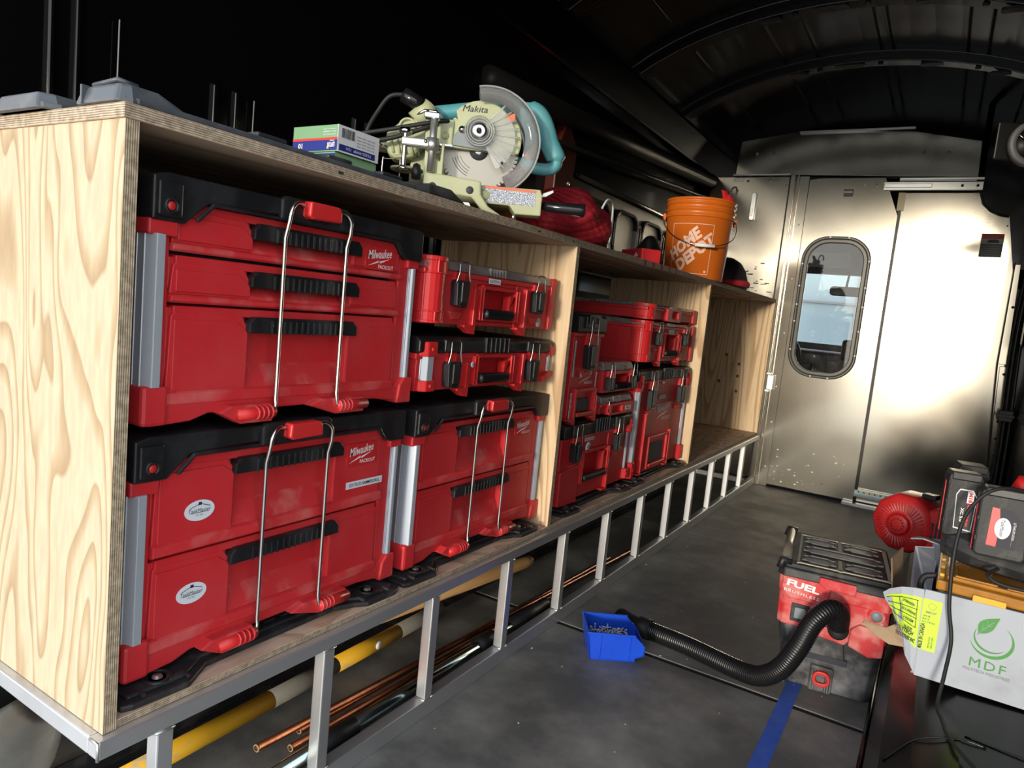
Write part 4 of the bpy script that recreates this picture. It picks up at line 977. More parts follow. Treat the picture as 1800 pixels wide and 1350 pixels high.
    # teal handle
    path = spline([(-.115, .05, .238), (-.06, .05, .250), (.0, .05, .262), (.08, .05, .272), (.128, .05, .270), (.152, .05, .246), (.172, .05, .200), (.192, .05, .165), (.188, .05, .146), (.165, .05, .138), (.120, .05, .142), (.09, .05, .15)], 5)
    rr = []
    for p in path: rr.append(.019 if p.x < .12 and p.z > .2 else (.024 if p.z > .165 else .015))
    hn = MB(); hn.tube(path, rr, 14); hn = hn.build('handle', M['teal'], t)
    MB().cyl((.128, .04, .274), (.134, .04, .288), .003, seg=8).build('handle_bolt', M['chrome'], hn)
    # arm, motor and slide block at the left
    b = MB(); b.prism([(-.215, .150), (-.218, .172), (-.19, .196), (-.150, .212), (-.118, .214), (-.118, .158), (-.15, .120), (-.195, .112), (-.212, .125)], 1, -.012, .060); ar = b.build('motor_housing', C, t, .010)
    MB().tube([(-.150, -.0, .205), (-.128, .0, .232), (-.118, .0, .246)], [.026, .022, .019], 14).build('motor_neck', C, ar)
    MB().tube([(-.185, .0, .262), (-.184, .0, .2615), (-.132, .0, .2375)], [.0165, .0185, .0175], 16).build('motor_cap', M['gcap'], ar)
    MB().lathe([(0, -.016), (.004, -.016), (.004, -.010), (.016, -.010), (.016, -.016), (.020, -.016), (.022, -.010)], (-.168, 0, .188), 1, 20).build('spoked_knob', C, ar)
    for k in range(5):
        x = -.205+k*.015; MB().tube([(x, -.014, .158), (x+.010, -.013, .126)], .003, 6).build('rib', C, ar)
    for yy in (.010, .055): MB().cyl((-.34, yy, .145), (-.20, yy, .145), .0085, seg=12).build('slide_tube', M['chrome'], t)
    b = MB(); b.box(-.16, -.05, .02, .06, .06, .155); b.build('pivot_post', C, t, .01)
    w1 = MB(); w1.tube([(-.148, -.02, .214), (-.130, -.022, .226), (-.105, -.022, .226), (-.090, -.02, .214)], .0045, 8); w1.build('wing_nut', M['chrome'], ar)
    MB().tube([(-.125, -.02, .212), (-.123, -.022, .228)], .006, 8).build('nut_core', M['black'], ar)
    for k, pts in enumerate(([(-.30, -.03, .150), (-.215, -.035, .170), (-.150, -.035, .188), (-.085, -.03, .206), (-.060, -.01, .203), (-.045, .0, .196)],
                             [(-.30, -.03, .135), (-.215, -.04, .148), (-.160, -.04, .168), (-.110, -.03, .192), (-.080, -.012, .196)],
                             [(-.184, .0, .262), (-.215, .0, .255), (-.24, .01, .225), (-.27, .03, .17), (-.29, .03, .06)])):
        MB().tube(spline(pts), .0052, 8).build('power_cable', M['rubber'], t)
    # mitre arm with label, lock lever and knob
    b = MB(); b.prism([(.008, .030), (.008, .070), (.155, .074), (.160, .060), (.160, .014), (.100, .012), (.085, .030)], 1, -.040, .012); am = b.build('mitre_arm', C, t, .003)
    b = MB(); b.box(.024, .144, -.0408, -.0400, .034, .070); lb = b.build('spec_label', M['print'], am)
    MB().box(.024, .144, -.0413, -.0406, .0645, .0705).build('warning_band', M['warn'], lb)
    MB().cyl((.098, -.02, .0), (.098, -.02, .014), .006, seg=12).build('foot_screw', M['steel'], am)
    MB().tube([(.160, -.012, .041), (.168, -.012, .041), (.170, -.012, .041), (.262, -.012, .041), (.266, -.012, .041)], [.008, .009, .0115, .0155, .0150], 18).build('lock_knob', M['gcap'], am)
    MB().lathe([(0, .0), (.013, .0), (.013, .0006), (0, .001)], (.266, -.012, .041), 0, 18).build('knob_cap', M['cast'], am)
    MB().prism([(.158, .060), (.163, .070), (.186, .080), (.188, .074), (.170, .062)], 1, -.022, -.006).build('lock_lever', M['cast'], am, .001)
M['gcap'] = mat('gloss_black_plastic', (.008,.008,.009), .13)
mitre_saw()

def jacket():
    bm = bmesh.new(); bmesh.ops.create_uvsphere(bm, u_segments=150, v_segments=80, radius=1)
    for v in bm.verts:
        p = v.co.copy()
        fold = .07*math.sin(3*p.x+5*p.y+2.2*p.z)+.05*math.sin(8*p.y-3*p.z+1)+.035*math.sin(7*p.y+6*p.x)
        a_, b_ = math.sin(17*p.y+11*p.z+6*p.x+fold*9), math.sin(17*p.y-11*p.z-6*p.x+fold*8)
        q = min(abs(a_), abs(b_))
        s = 1+fold*1.3+.055*min(1, q*2.2)**.7
        v.co = Vector((p.x*.125*s, p.y*.245*s, max(p.z, -.62)*.092*s))
    for f in bm.faces: f.smooth = True
    me = bpy.data.meshes.new('quilted_jacket'); bm.to_mesh(me); bm.free(); me.materials.append(M['quilt'])
    o = bpy.data.objects.new('quilted_jacket', me); COL.objects.link(o); o.location = (-.15, 1.46, ZT+.067); o.rotation_euler = (0, 0, .15)
    tag(o, 'bunched red quilted jacket on the plywood top behind the mitre saw', 'jacket')
    return o
jk = jacket()
def bucket():
    t = thing('paint_bucket', 'orange plastic bucket with white print and wire handle on the plywood top', 'bucket', (-.115, 2.655, ZT+.0005), math.radians(-61))
    b = MB(); r0, r1, H = .130, .150, .345
    prof = [(0, 0), (r0-.004, 0), (r0, .004), (r0+(r1-r0)*.78, .262)]
    for z in (.264, .292, .318): prof += [(r1*.985, z), (r1+.005, z+.002), (r1+.005, z+.007), (r1*.99, z+.009)]
    prof += [(r1-.001, H-.010), (r1+.004, H-.008), (r1+.004, H), (r1-.002, H+.001), (r1-.006, H-.004), (r1-.006, H-.03), (r0-.004, .006), (0, .006)]
    b.lathe(prof, (0, 0, 0), 2, 56); bk = b.build('bucket_shell', M['orange'], t)
    # printing bent to the wall (front faces local +x)
    def rad(z): return r0+(r1-r0)*.78*z/.262+.0007
    def wrap(o, tilt=0):
        for v in o.data.vertices:
            a, z = v.co.x, v.co.y
            ca, sa = math.cos(tilt), math.sin(tilt)
            a, z = a*ca-z*sa, a*sa+z*ca
            z += .128; an = a/.145-.38; r = rad(z)
            v.co = Vector((r*math.cos(an), r*math.sin(an), z))
        return o
    def strip(x0, x1, z0, z1):
        m_ = MB(); n = 16; vs = []; 
        for i in range(n+1): x = x0+(x1-x0)*i/n; vs += [(x, z0, 0), (x, z1, 0)]
        m_._f(vs, [(2*i, 2*i+2, 2*i+3, 2*i+1) for i in range(n)])
        return m_
    fr = MB()
    for a in ((-.095, .095, .102, .1045), (-.095, .095, -.110, -.1075), (-.095, -.0925, -.110, .1045), (.0925, .095, -.110, .1045)):
        n = 16; vs = []
        for i in range(n+1): x = a[0]+(a[1]-a[0])*i/n; vs += [(x, a[2], 0), (x, a[3], 0)]
        fr._f(vs, [(2*i, 2*i+2, 2*i+3, 2*i+1) for i in range(n)])
    wrap(fr.build('print_frame', M['bwhite'], bk, weld=False))
    for s, x, y, w_, h_ in (('HOME', -.03, .034, .172, .054), ('DEPOT', .012, -.026, .205, .054)):
        o = text(s, w_, h_, M['bwhite'], bk, (0, 0, 0), (0, 0, 0), bold=.05, depth=0)
        bmx = bmesh.new(); bmx.from_mesh(o.data); bmesh.ops.subdivide_edges(bmx, edges=[e for e in bmx.edges if e.calc_length() > .012], cuts=1); bmesh.ops.triangulate(bmx, faces=bmx.faces); bmx.to_mesh(o.data); bmx.free()
        tl = math.radians(41)
        for v in o.data.vertices: v.co.x += v.co.y*.15
        for v in o.data.vertices:
            v.co.x += x*math.cos(tl)+y*math.sin(tl) if 0 else 0
        for v in o.data.vertices: v.co.y += y
        for v in o.data.vertices: v.co.x += x*.4
        wrap(o, tl)
    MB().lathe([(0, 0), (.006, 0), (.006, .0008), (0, .0008)], (rad(.03)*math.cos(.17)-.0004, rad(.03)*math.sin(.17), .03), 0, 12).build('print_dot', M['bwhite'], bk).rotation_euler = (0, 0, 0)
    # ears and bail
    for s in (-1, 1): MB().box(-.012, .012, s*(r1+.008)-.006, s*(r1+.008)+.006, .250, .282).build('handle_ear', M['orange'], t, .003)
    pts = []
    for i in range(25):
        a = PI*i/24; pts.append((.165*math.sin(a)*.98+.006, -.163*math.cos(a), .262-.125*math.sin(a)**.8 if 0 < i < 24 else .262))
    hw = MB().tube(pts, .0022, 8).build('wire_handle', M['steel'], t)
    MB().cyl((.172, -.043, .1385), (.172, .043, .1385), .0075, seg=12).build('hand_grip', M['white'], hw)
    return t
bucket()
# red clamp and hook standing in the bucket
t = thing('bar_clamp', 'red spring clamp with a steel hook sticking out of the orange bucket', 'clamp', (-.065, 2.72, ZT+.015), math.radians(-30))
MB().tube([(.0, 0, .0), (.05, 0, .34)], .006, 8).build('clamp_bar', M['steel'], t)
MB().prism([(.03, .325), (.075, .318), (.088, .352), (.070, .372), (.060, .358), (.040, .392), (.026, .396), (.040, .362)], 1, -.012, .012).build('clamp_jaw', M['red_bright'], t, .003)
MB().tube(spline([(.072, 0, .36), (.082, 0, .395), (.102, 0, .400), (.112, 0, .382), (.108, 0, .362)]), .0038, 8).build('hook', M['black'], t)
# small red case, shoes and cap
t = thing('small_red_box', 'small red hard box with a cross mark between the jacket and the bucket', 'box', (-.085, 1.93, ZT+.0005), math.radians(-35))
MB().box(-.07, .07, -.04, .04, 0, .048).build('box_shell', M['quiltbox'] if 'quiltbox' in M else M['red'], t, .004)
MB().box(-.095, -.07, -.035, .035, 0, .040).build('grey_end', M['black_dusty'], t, .003)
MB().box(.022, .042, -.0415, -.040, .020, .026).box(.029, .035, -.0415, -.040, .013, .033).build('cross_mark', M['white'], t)
MB().box(-.05, .03, -.0412, -.040, .036, .038).build('seam_line', M['ink'], t)
def bag(name, label, cat, loc, sc, rz, m_, seed, group=None):
    bm = bmesh.new(); bmesh.ops.create_uvsphere(bm, u_segments=32, v_segments=18, radius=1)
    for v in bm.verts:
        p = v.co; s = 1+.10*math.sin(4*p.x+seed)+.08*math.sin(5*p.y+3*p.z+seed*2)
        v.co = Vector((p.x*sc[0]*s, p.y*sc[1]*s, (max(p.z, -.75)+.75)*sc[2]*s if 1 else 0))
    zm = min(v.co.z for v in bm.verts)
    for v in bm.verts: v.co.z -= zm
    for f in bm.faces: f.smooth = True
    me = bpy.data.meshes.new(name); bm.to_mesh(me); bm.free(); me.materials.append(m_)
    o = bpy.data.objects.new(name, me); COL.objects.link(o); o.location = loc; o.rotation_euler = (0, 0, rz)
    return tag(o, label, cat, group)
bag('black_pouch', 'soft black pouch between the red box and the bucket', 'pouch', (-.16, 2.20, ZT+.0005), (.06, .10, .07), .3, M['rubber'], 1.3)
cp = thing('knit_cap', 'black cap with a red brim right of the orange bucket', 'cap', (-.10, 3.13, ZT+.0005), 0)
b = MB(); b.lathe([(0, .155), (.03, .152), (.07, .130), (.10, .09), (.115, .04), (.115, .0), (0, 0)], (0, 0, 0), 2, 28); b.build('crown', M['rubber'], cp)
b = MB(); b.lathe([(.114, .012), (.125, .010), (.128, .028), (.120, .04), (.112, .038)], (0, 0, 0), 2, 28); b.build('brim_band', M['quilt'], cp)
tag(MB().box(-.02, .10, 0, .22, 0, .004).build('flat_bar', M['black_dusty'], None), 'thin dark flat bar lying on the far end of the plywood top', 'bar')
bpy.data.objects['flat_bar'].location = (-.12, 3.45, ZT+.0005)
tag(MB().tube(spline([(-.36, 2.30, ZT+.002), (-.37, 2.28, ZT+.09), (-.40, 2.22, ZT+.20), (-.40, 2.26, ZT+.28), (-.41, 2.34, ZT+.29), (-.42, 2.38, ZT+.26), (-.42, 2.38, ZT+.15), (-.42, 2.35, ZT+.002)]), .0045, 8).build('white_cord', M['cord'] if 'cord' in M else M['cartonw'], None),
    'off white cord looped up against the left wall behind the red jacket', 'cord')
sh = thing('black_case', 'black plastic case standing behind the mitre saw and jacket', 'case', (-.36, 1.92, ZT+.0005), .1)
MB().box(-.05, .05, -.16, .16, 0, .13).build('case_shell', M['black'], sh, .02)
MB().box(.049, .053, -.09, .09, .02, .09).build('front_panel', M['slate'], sh, .004)

# ------------------------------------------------------------------ things under the shelving
M['yellow'] = mat('chipped_yellow_paint', (.62,.34,.015), .5, col2=(.30,.28,.22), scale=14, detail=8, lo=.56, hi=.62, stretch=(1,.5,1))
M['poly_grey'] = mat('worn_grey_pole', (.14,.135,.115), .6, col2=(.26,.19,.06), scale=9, lo=.55, hi=.7)
M['copper'] = mat('copper', (.42,.15,.07), .33, 1, col2=(.22,.075,.035), scale=20, rvar=.1)
M['galv'] = mat('galvanised_tube', (.42,.50,.49), .18, 1)
M['ash'] = mat('ash_wood', (.42,.25,.10), .5, col2=(.33,.18,.07), scale=8, stretch=(6,.6,6))
M['spade'] = mat('worn_steel_blade', (.50,.48,.42), .38, .9, col2=(.36,.34,.28), scale=9)
def pole_seg(p, q, a, b): P, Q = Vector(p), Vector(q); return tuple(P+(Q-P)*a), tuple(P+(Q-P)*b)
t = thing('yellow_pole', 'long yellow and grey painted pole lying under the shelving', 'pole', (0, 0, 0))
A, B = (-.225, .14, .052), (-.240, 1.10, .052)
for a, b_, mm, nm in ((0, .36, 'yellow', 'painted_section'), (.36, .56, 'poly_grey', 'grey_section'), (.56, .80, 'yellow', 'painted_section'), (.80, 1.0, 'poly_grey', 'grey_section')):
    p, q = pole_seg(A, B, a, b_); MB().cyl(p, q, .0195, seg=20).build(nm, M[mm], t)
p, q = pole_seg(A, B, .70, .70); MB().lathe([(0, .0), (.011, 0), (.011, .0008), (0, .0008)], (p[0]+.0195, p[1], p[2]+.006), 0, 14).build('round_sticker', M['sticker'], t)
t = thing('wooden_handle', 'round ended brown wooden tool handle lying under the shelving', 'handle', (0, 0, 0))
k = MB(); k.tube([(-.295, .90, .077), (-.225, 1.55, .075), (-.222, 1.585, .075), (-.221, 1.598, .075)], [.018, .0205, .017, .008], 18); k.build('handle_shaft', M['ash'], t)
for i, (x0, y0_, x1, y1_, z) in enumerate(((-.128, .372, -.060, 2.15, .045), (-.150, .50, -.095, 2.0, .009), (-.118, .45, -.088, 1.5, .009))):
    k = MB(); d = Vector((x1-x0, y1_-y0_, 0)).normalized()
    k.tube([(x0, y0_, z), (x1, y1_, .009 if i else .012)], .0075, 14); kk = k.build('copper_pipe', M['copper'], None)
    MB().lathe([(.0055, 0), (.0078, 0), (.0078, .003), (.0055, .003)], (x0, y0_-.003, z), 1, 14).build('pipe_mouth', M['copper_cut'] if 'copper_cut' in M else M['ash'], kk)
    MB().disc((x0, y0_-.0032, z), .0055, 1, .002, 12).build('pipe_bore', M['ink'], kk)
    tag(kk, ('copper pipe with its open end nearest the camera under the shelving', 'copper pipe lying just behind the front one under the shelving', 'copper pipe lying lowest beside the galvanised tube')[i], 'pipe', 'copper pipes under the shelving')
t = thing('galvanised_tube', 'shiny galvanised tube with black rubber couplings behind the front rail', 'tube', (0, 0, 0))
MB().cyl((-.055, .30, .030), (-.050, 1.36, .030), .0165, seg=20).build('steel_tube', M['galv'], t)
for a, c in ((.44, .56), (1.02, 1.10), (1.18, 1.40)): MB().cyl((-.0545, a, .030), (-.053, c, .030), .0200, seg=20).build('rubber_coupling', M['rubber'], t)
t = thing('angle_iron', 'dark dirty steel angle lying along the floor behind the yellow pole', 'bar', (0, 0, 0))
MB().prism([(-.345, .0), (-.30, .0), (-.30, .005), (-.340, .005), (-.340, .05), (-.345, .05)], 1, .10, 3.4).build('angle_section', M['black_dusty'], t, .001)
t = thing('shovel_blade', 'curved worn steel shovel blade under the near end of the shelving', 'shovel', (-.47, .16, .0), math.radians(30))
def spade():
    b = MB(); n, m_ = 14, 10; vs = []
    for i in range(n+1):
        u = i/n; L = .02+.30*u; wd = .105*math.sin(min(1, u*1.4+.25)*PI/2)*(1-.75*max(0, (u-.55)/.45)**2)
        for j in range(m_+1):
            v = -1+2*j/m_; vs.append((v*wd, -L, .085-.20*u*.35+.035*v*v-.03*u))
    fs = [(i*(m_+1)+j, i*(m_+1)+j+1, (i+1)*(m_+1)+j+1, (i+1)*(m_+1)+j) for i in range(n) for j in range(m_)]
    b._f(vs, fs, True); o = b.build('blade_sheet', M['spade'], t); s_ = o.modifiers.new('sol', 'SOLIDIFY'); s_.thickness = .002
spade()
MB().tube([(0, .0, .085), (0, .25, .10)], [.02, .018], 12).build('blade_socket', M['spade'], t)

# ------------------------------------------------------------------ floor things
tp = MB(); tp.box(.660, .698, .55, 1.62, .0003, .0009); tp.bm.verts.ensure_lookup_table()
tag(tp.build('masking_tape', mat('blue_tape', (.035,.10,.48), .5, col2=(.05,.13,.52), scale=30), None), 'strip of blue masking tape on the black floor running under the vacuum', 'tape')
def bin_():
    t = thing('parts_bin', 'bright blue plastic parts bin with screws on the black floor', 'bin', (.182, 1.229, .0005), math.radians(33))
    B_ = mat('blue_bin_plastic', (.008,.055,.52), .35, col2=(.01,.07,.56), scale=10)
    L, D, H = .130, .125, .078
    b = MB(); side = [(0.004, 0), (L, 0), (L, .010), (L+.026, .020), (L+.026, .046), (L-.004, H-.004), (L-.006, H), (-.006, H), (-.006, H-.006)]
    for y in (0, D-.003): b.prism(side, 1, y, y+.003)
    bb = b.build('side_wall', B_, t, .0008)
    MB().box(.004, L, 0, D, 0, .003).build('bin_floor', B_, t)
    MB().prism([(.004, 0), (.007, 0), (-.003, H), (-.006, H)], 1, 0, D).build('end_wall', B_, t)
    MB().prism([(L-.002, .0), (L+.001, .0), (L+.001, .010), (L+.026, .020), (L+.026, .046), (L+.023, .046), (L+.023, .022), (L-.002, .012)], 1, 0, D).build('front_lip', B_, t)
    MB().box(-.008, L-.004, -.004, .001, H-.005, H+.001).build('rim', B_, t, .001); MB().box(-.008, L-.004, D-.001, D+.004, H-.005, H+.001).build('rim', B_, t, .001)
    for x in (.03, .112): MB().box(x, x+.002, -.003, .0, .002, H-.006).build('rib', B_, t, .0005)
    s = MB()
    for k in range(190):
        x, y, z = random.uniform(.014, L-.012), random.uniform(.012, D-.012), random.uniform(.028, .050)
        a, e = random.uniform(0, 2*PI), random.uniform(-.5, .9); ln = .016
        d = Vector((math.cos(a)*math.cos(e), math.sin(a)*math.cos(e), math.sin(e)))*ln/2; p = Vector((x, y, z))
        s.tube([p-d, p+d*.8, p+d], [.0008, .0012, .0028], 6)
    s.build('screw_heap', M['cartonw'], t, kind='stuff')
    MB().box(.006, L-.001, .004, D-.004, .003, .030).build('screw_bed', M['black_dusty'], t, kind='stuff')
bin_()

def vacuum():
    t = thing('shop_vacuum', 'dusty red and black cordless shop vacuum with black hose on the floor', 'vacuum', (.641, 1.500, .0005), math.radians(7))
    RD = M['vred']; BK = M['vblack']
    D = .33
    def ring(x0, x1, y0, y1, c): return [(x0+c, y0), (x1-c, y0), (x1, y0+c), (x1, y1-c), (x1-c, y1), (x0+c, y1), (x0, y1-c), (x0, y0+c)]
    b = MB(); b.prism(ring(.004, .226, .0, D-.01, .02), 2, 0, .166, ring(-.026, .236, -.012, D, .02))
    tk = b.build('tank', BK, t, .004)
    b = MB(); b.prism([(.0, .0), (.012, .0), (.022, .07), (.004, .07)], 1, -.012, .02); b.build('tank_rib', BK, tk, .003)
    b = MB(); b.box(.070, .128, -.014, .004, .0, .072); b.build('latch_housing', BK, tk, .006)
    for k in range(9):
        if abs(k-4) > 1: MB().box(.072+k*.006, .0745+k*.006, -.0165, -.012, .006, .062).build('rib', M['black_dusty'], tk)
    b = MB(); b.hole_ring(rrect(.078, .122, .020, .062, .018, 6), rrect(.086, .114, .030, .052, .010, 6), 1, -.024, -.012); b.build('latch_ring', M['red_bright'], tk, .002)
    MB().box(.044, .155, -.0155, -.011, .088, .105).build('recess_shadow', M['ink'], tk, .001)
    MB().prism([(.050, .105), (.148, .105), (.140, .152), (.052, .158)], 1, -.020, -.010).build('tank_boss', BK, tk, .003)
    # motor head
    b = MB(); b.prism(ring(-.030, .238, -.012, D, .015), 2, .164, .262, ring(-.034, .236, -.014, D+.002, .015)); b.prism(ring(-.036, .240, -.018, D+.006, .012), 2, .258, .300, ring(-.038, .242, -.022, D+.008, .012))
    hd = b.build('motor_head', RD, t, .003)
    MB().prism([(-.028, .270), (-.028, .300), (.092, .300), (.088, .262), (.060, .240), (-.012, .244)], 1, -.026, -.012).build('name_panel', RD, hd, .003)
    MB().prism([(.060, .300), (.060, .318), (.150, .316), (.150, .288), (.078, .290)], 1, -.032, -.018).build('front_catch', RD, hd, .003)
    MB().prism([(.150, .150), (.150, .196), (.170, .214), (.232, .206), (.232, .140), (.20, .132)], 1, -.024, -.010).build('head_boss', RD, hd, .004)
    MB().prism([(.052, .158), (.140, .146), (.150, .160), (.150, .185), (.052, .185)], 1, -.020, -.008).build('port_shelf', RD, hd, .004)
    MB().lathe([(.014, -.020), (.020, -.020), (.022, -.012)], (.205, 0, .245), 1, 20).build('side_port', RD, hd)
    MB().disc((.205, -.0165, .245), .014, 1, .002, 18).build('port_shadow', M['greyplate'], hd)
    MB().prism(rrect(.002, .048, .178, .228, .003), 1, -.017, -.010).build('switch_plate', M['black_dusty'], hd, .002)
    MB().prism(rrect(.011, .039, .188, .218, .003), 1, -.020, -.016).build('switch', M['greyplate'], hd, .002)
    text('FUEL', .082, .0185, M['white'], hd, (.024, -.0268, .282), (PI/2, .10, 0), bold=.04)
    text('BRUSHLESS', .088, .0078, M['white'], hd, (.022, -.0268, .2605), (PI/2, .10, 0), space=1.2)
    # lid with cleats
    b = MB(); b.prism(ring(-.044, .246, -.024, D+.010, .016), 2, .298, .322, ring(-.040, .242, -.018, D+.006, .014)); b.prism(ring(-.036, .238, -.012, D+.0, .012), 2, .320, .334)
    ld = b.build('lid', M['black_dusty'], t, .004)
    z = .3342
    for (x, y, w_, h_) in ((.012, .028, .085, .060), (.120, .028, .090, .060), (.012, .122, .205, .062), (.012, .218, .085, .060), (.120, .218, .090, .060)):
        o_ = [(x, y+h_*.15), (x+.012, y+h_*.15), (x+.020, y), (x+w_-.020, y), (x+w_-.012, y+h_*.15), (x+w_, y+h_*.15), (x+w_, y+h_*.85), (x+w_-.012, y+h_*.85), (x+w_-.020, y+h_), (x+.020, y+h_), (x+.012, y+h_*.85), (x, y+h_*.85)]
        cx, cy = x+w_/2, y+h_/2; i_ = [(cx+(p-cx)*.955, cy+(q-cy)*.93) for p, q in o_]; ii_ = [(cx+(p-cx)*.90, cy+(q-cy)*.80) for p, q in o_]
        k = MB(); k.hole_ring(o_, i_, 2, z-.002, z+.0035); k = k.build('cleat_rim', M['dustgrey'], ld)
        MB().prism(i_, 2, z-.001, z+.0008, ii_).build('cleat_pad', M['slate'], k)
    for q in (([-.0, .006, .0, .29]), ([.103, .112, .0, .10]), ([.103, .112, .20, .30]), ([.222, .232, .0, .30])): MB().box(q[0], q[1], q[2], q[3], z-.001, z+.002).build('dusty_rib', M['tan'], ld, .0005)
    for q in (([.0, .225, .004, .012]), ([.0, .225, .296, .306])): MB().box(q[0], q[1], q[2], q[3], z-.001, z+.002).build('dusty_rib', M['tan'], ld, .0005)
    MB().cyl((-.028, .0, .335), (-.028, D-.02, .335), .0125, seg=14).build('carry_bar', M['tanbar'], ld)
    MB().tube([(-.040, -.022, .318), (-.036, -.018, .340), (-.014, -.012, .338)], .010, 8).build('bar_end', M['black'], ld); MB().tube([(-.040, D, .318), (-.036, D-.004, .340), (-.014, D-.008, .338)], .010, 8).build('bar_end', M['black'], ld)
    # hose: elbow, ribbed hose and nozzle
    el = MB(); el.tube(spline([(.118, -.006, .196), (.120, -.045, .196), (.120, -.062, .205)]), .0255, 18); hb = el.build('hose_elbow', M['rubber'], t)
    R7 = math.radians(7)
    def loc(p): dx, dy = p[0]-.641, p[1]-1.5; return (dx*math.cos(R7)+dy*math.sin(R7), -dx*math.sin(R7)+dy*math.cos(R7), p[2])
    wp = [(.765, 1.455, .215), (.765, 1.425, .252), (.745, 1.395, .268), (.715, 1.365, .235), (.690, 1.345, .165), (.655, 1.350, .095), (.605, 1.375, .048), (.545, 1.405, .031), (.47, 1.43, .028), (.39, 1.452, .027), (.31, 1.462, .027), (.262, 1.468, .027)]
    sp_ = spline([loc(p) for p in wp], 60); cum = [0]
    for i in range(1, len(sp_)): cum.append(cum[-1]+(sp_[i]-sp_[i-1]).length)
    pts = []; rr = []; step = .0021; L_ = cum[-1]; n = int(L_/step); j = 0
    for i in range(n+1):
        s_ = i*step
        while j < len(cum)-2 and cum[j+1] < s_: j += 1
        f_ = (s_-cum[j])/max(1e-9, cum[j+1]-cum[j]); pts.append(sp_[j].lerp(sp_[j+1], f_)); rr.append(.0265 if i % 3 else .0238)
    hs = MB().tube(pts, rr, 16).build('ribbed_hose', M['hose'], t)
    nz = MB(); nz.tube([loc(p) for p in ((.275, 1.467, .028), (.235, 1.470, .028), (.232, 1.470, .028), (.205, 1.482, .027), (.165, 1.50, .026), (.155, 1.505, .026))], [.030, .030, .025, .023, .025, .020], 18); nz.build('hose_nozzle', M['rubber'], t)
M['vred'] = mat('dusty_vacuum_red', (.52,.03,.035), .55, col2=(.62,.34,.31), scale=13, detail=12, lo=.46, hi=.70, mix=.8)
M['vblack'] = mat('dusty_vacuum_black', (.022,.023,.026), .6, col2=(.30,.30,.32), scale=11, detail=14, lo=.42, hi=.72, mix=.7)
M['dustgrey'] = mat('cleat_rim_dust', (.10,.10,.098), .6)
M['tan'] = mat('tan_dust', (.46,.41,.31), .8)
M['tanbar'] = mat('dusty_bar', (.24,.22,.18), .45, .4)
M['hose'] = mat('black_hose', (.008,.008,.009), .32)
vacuum()

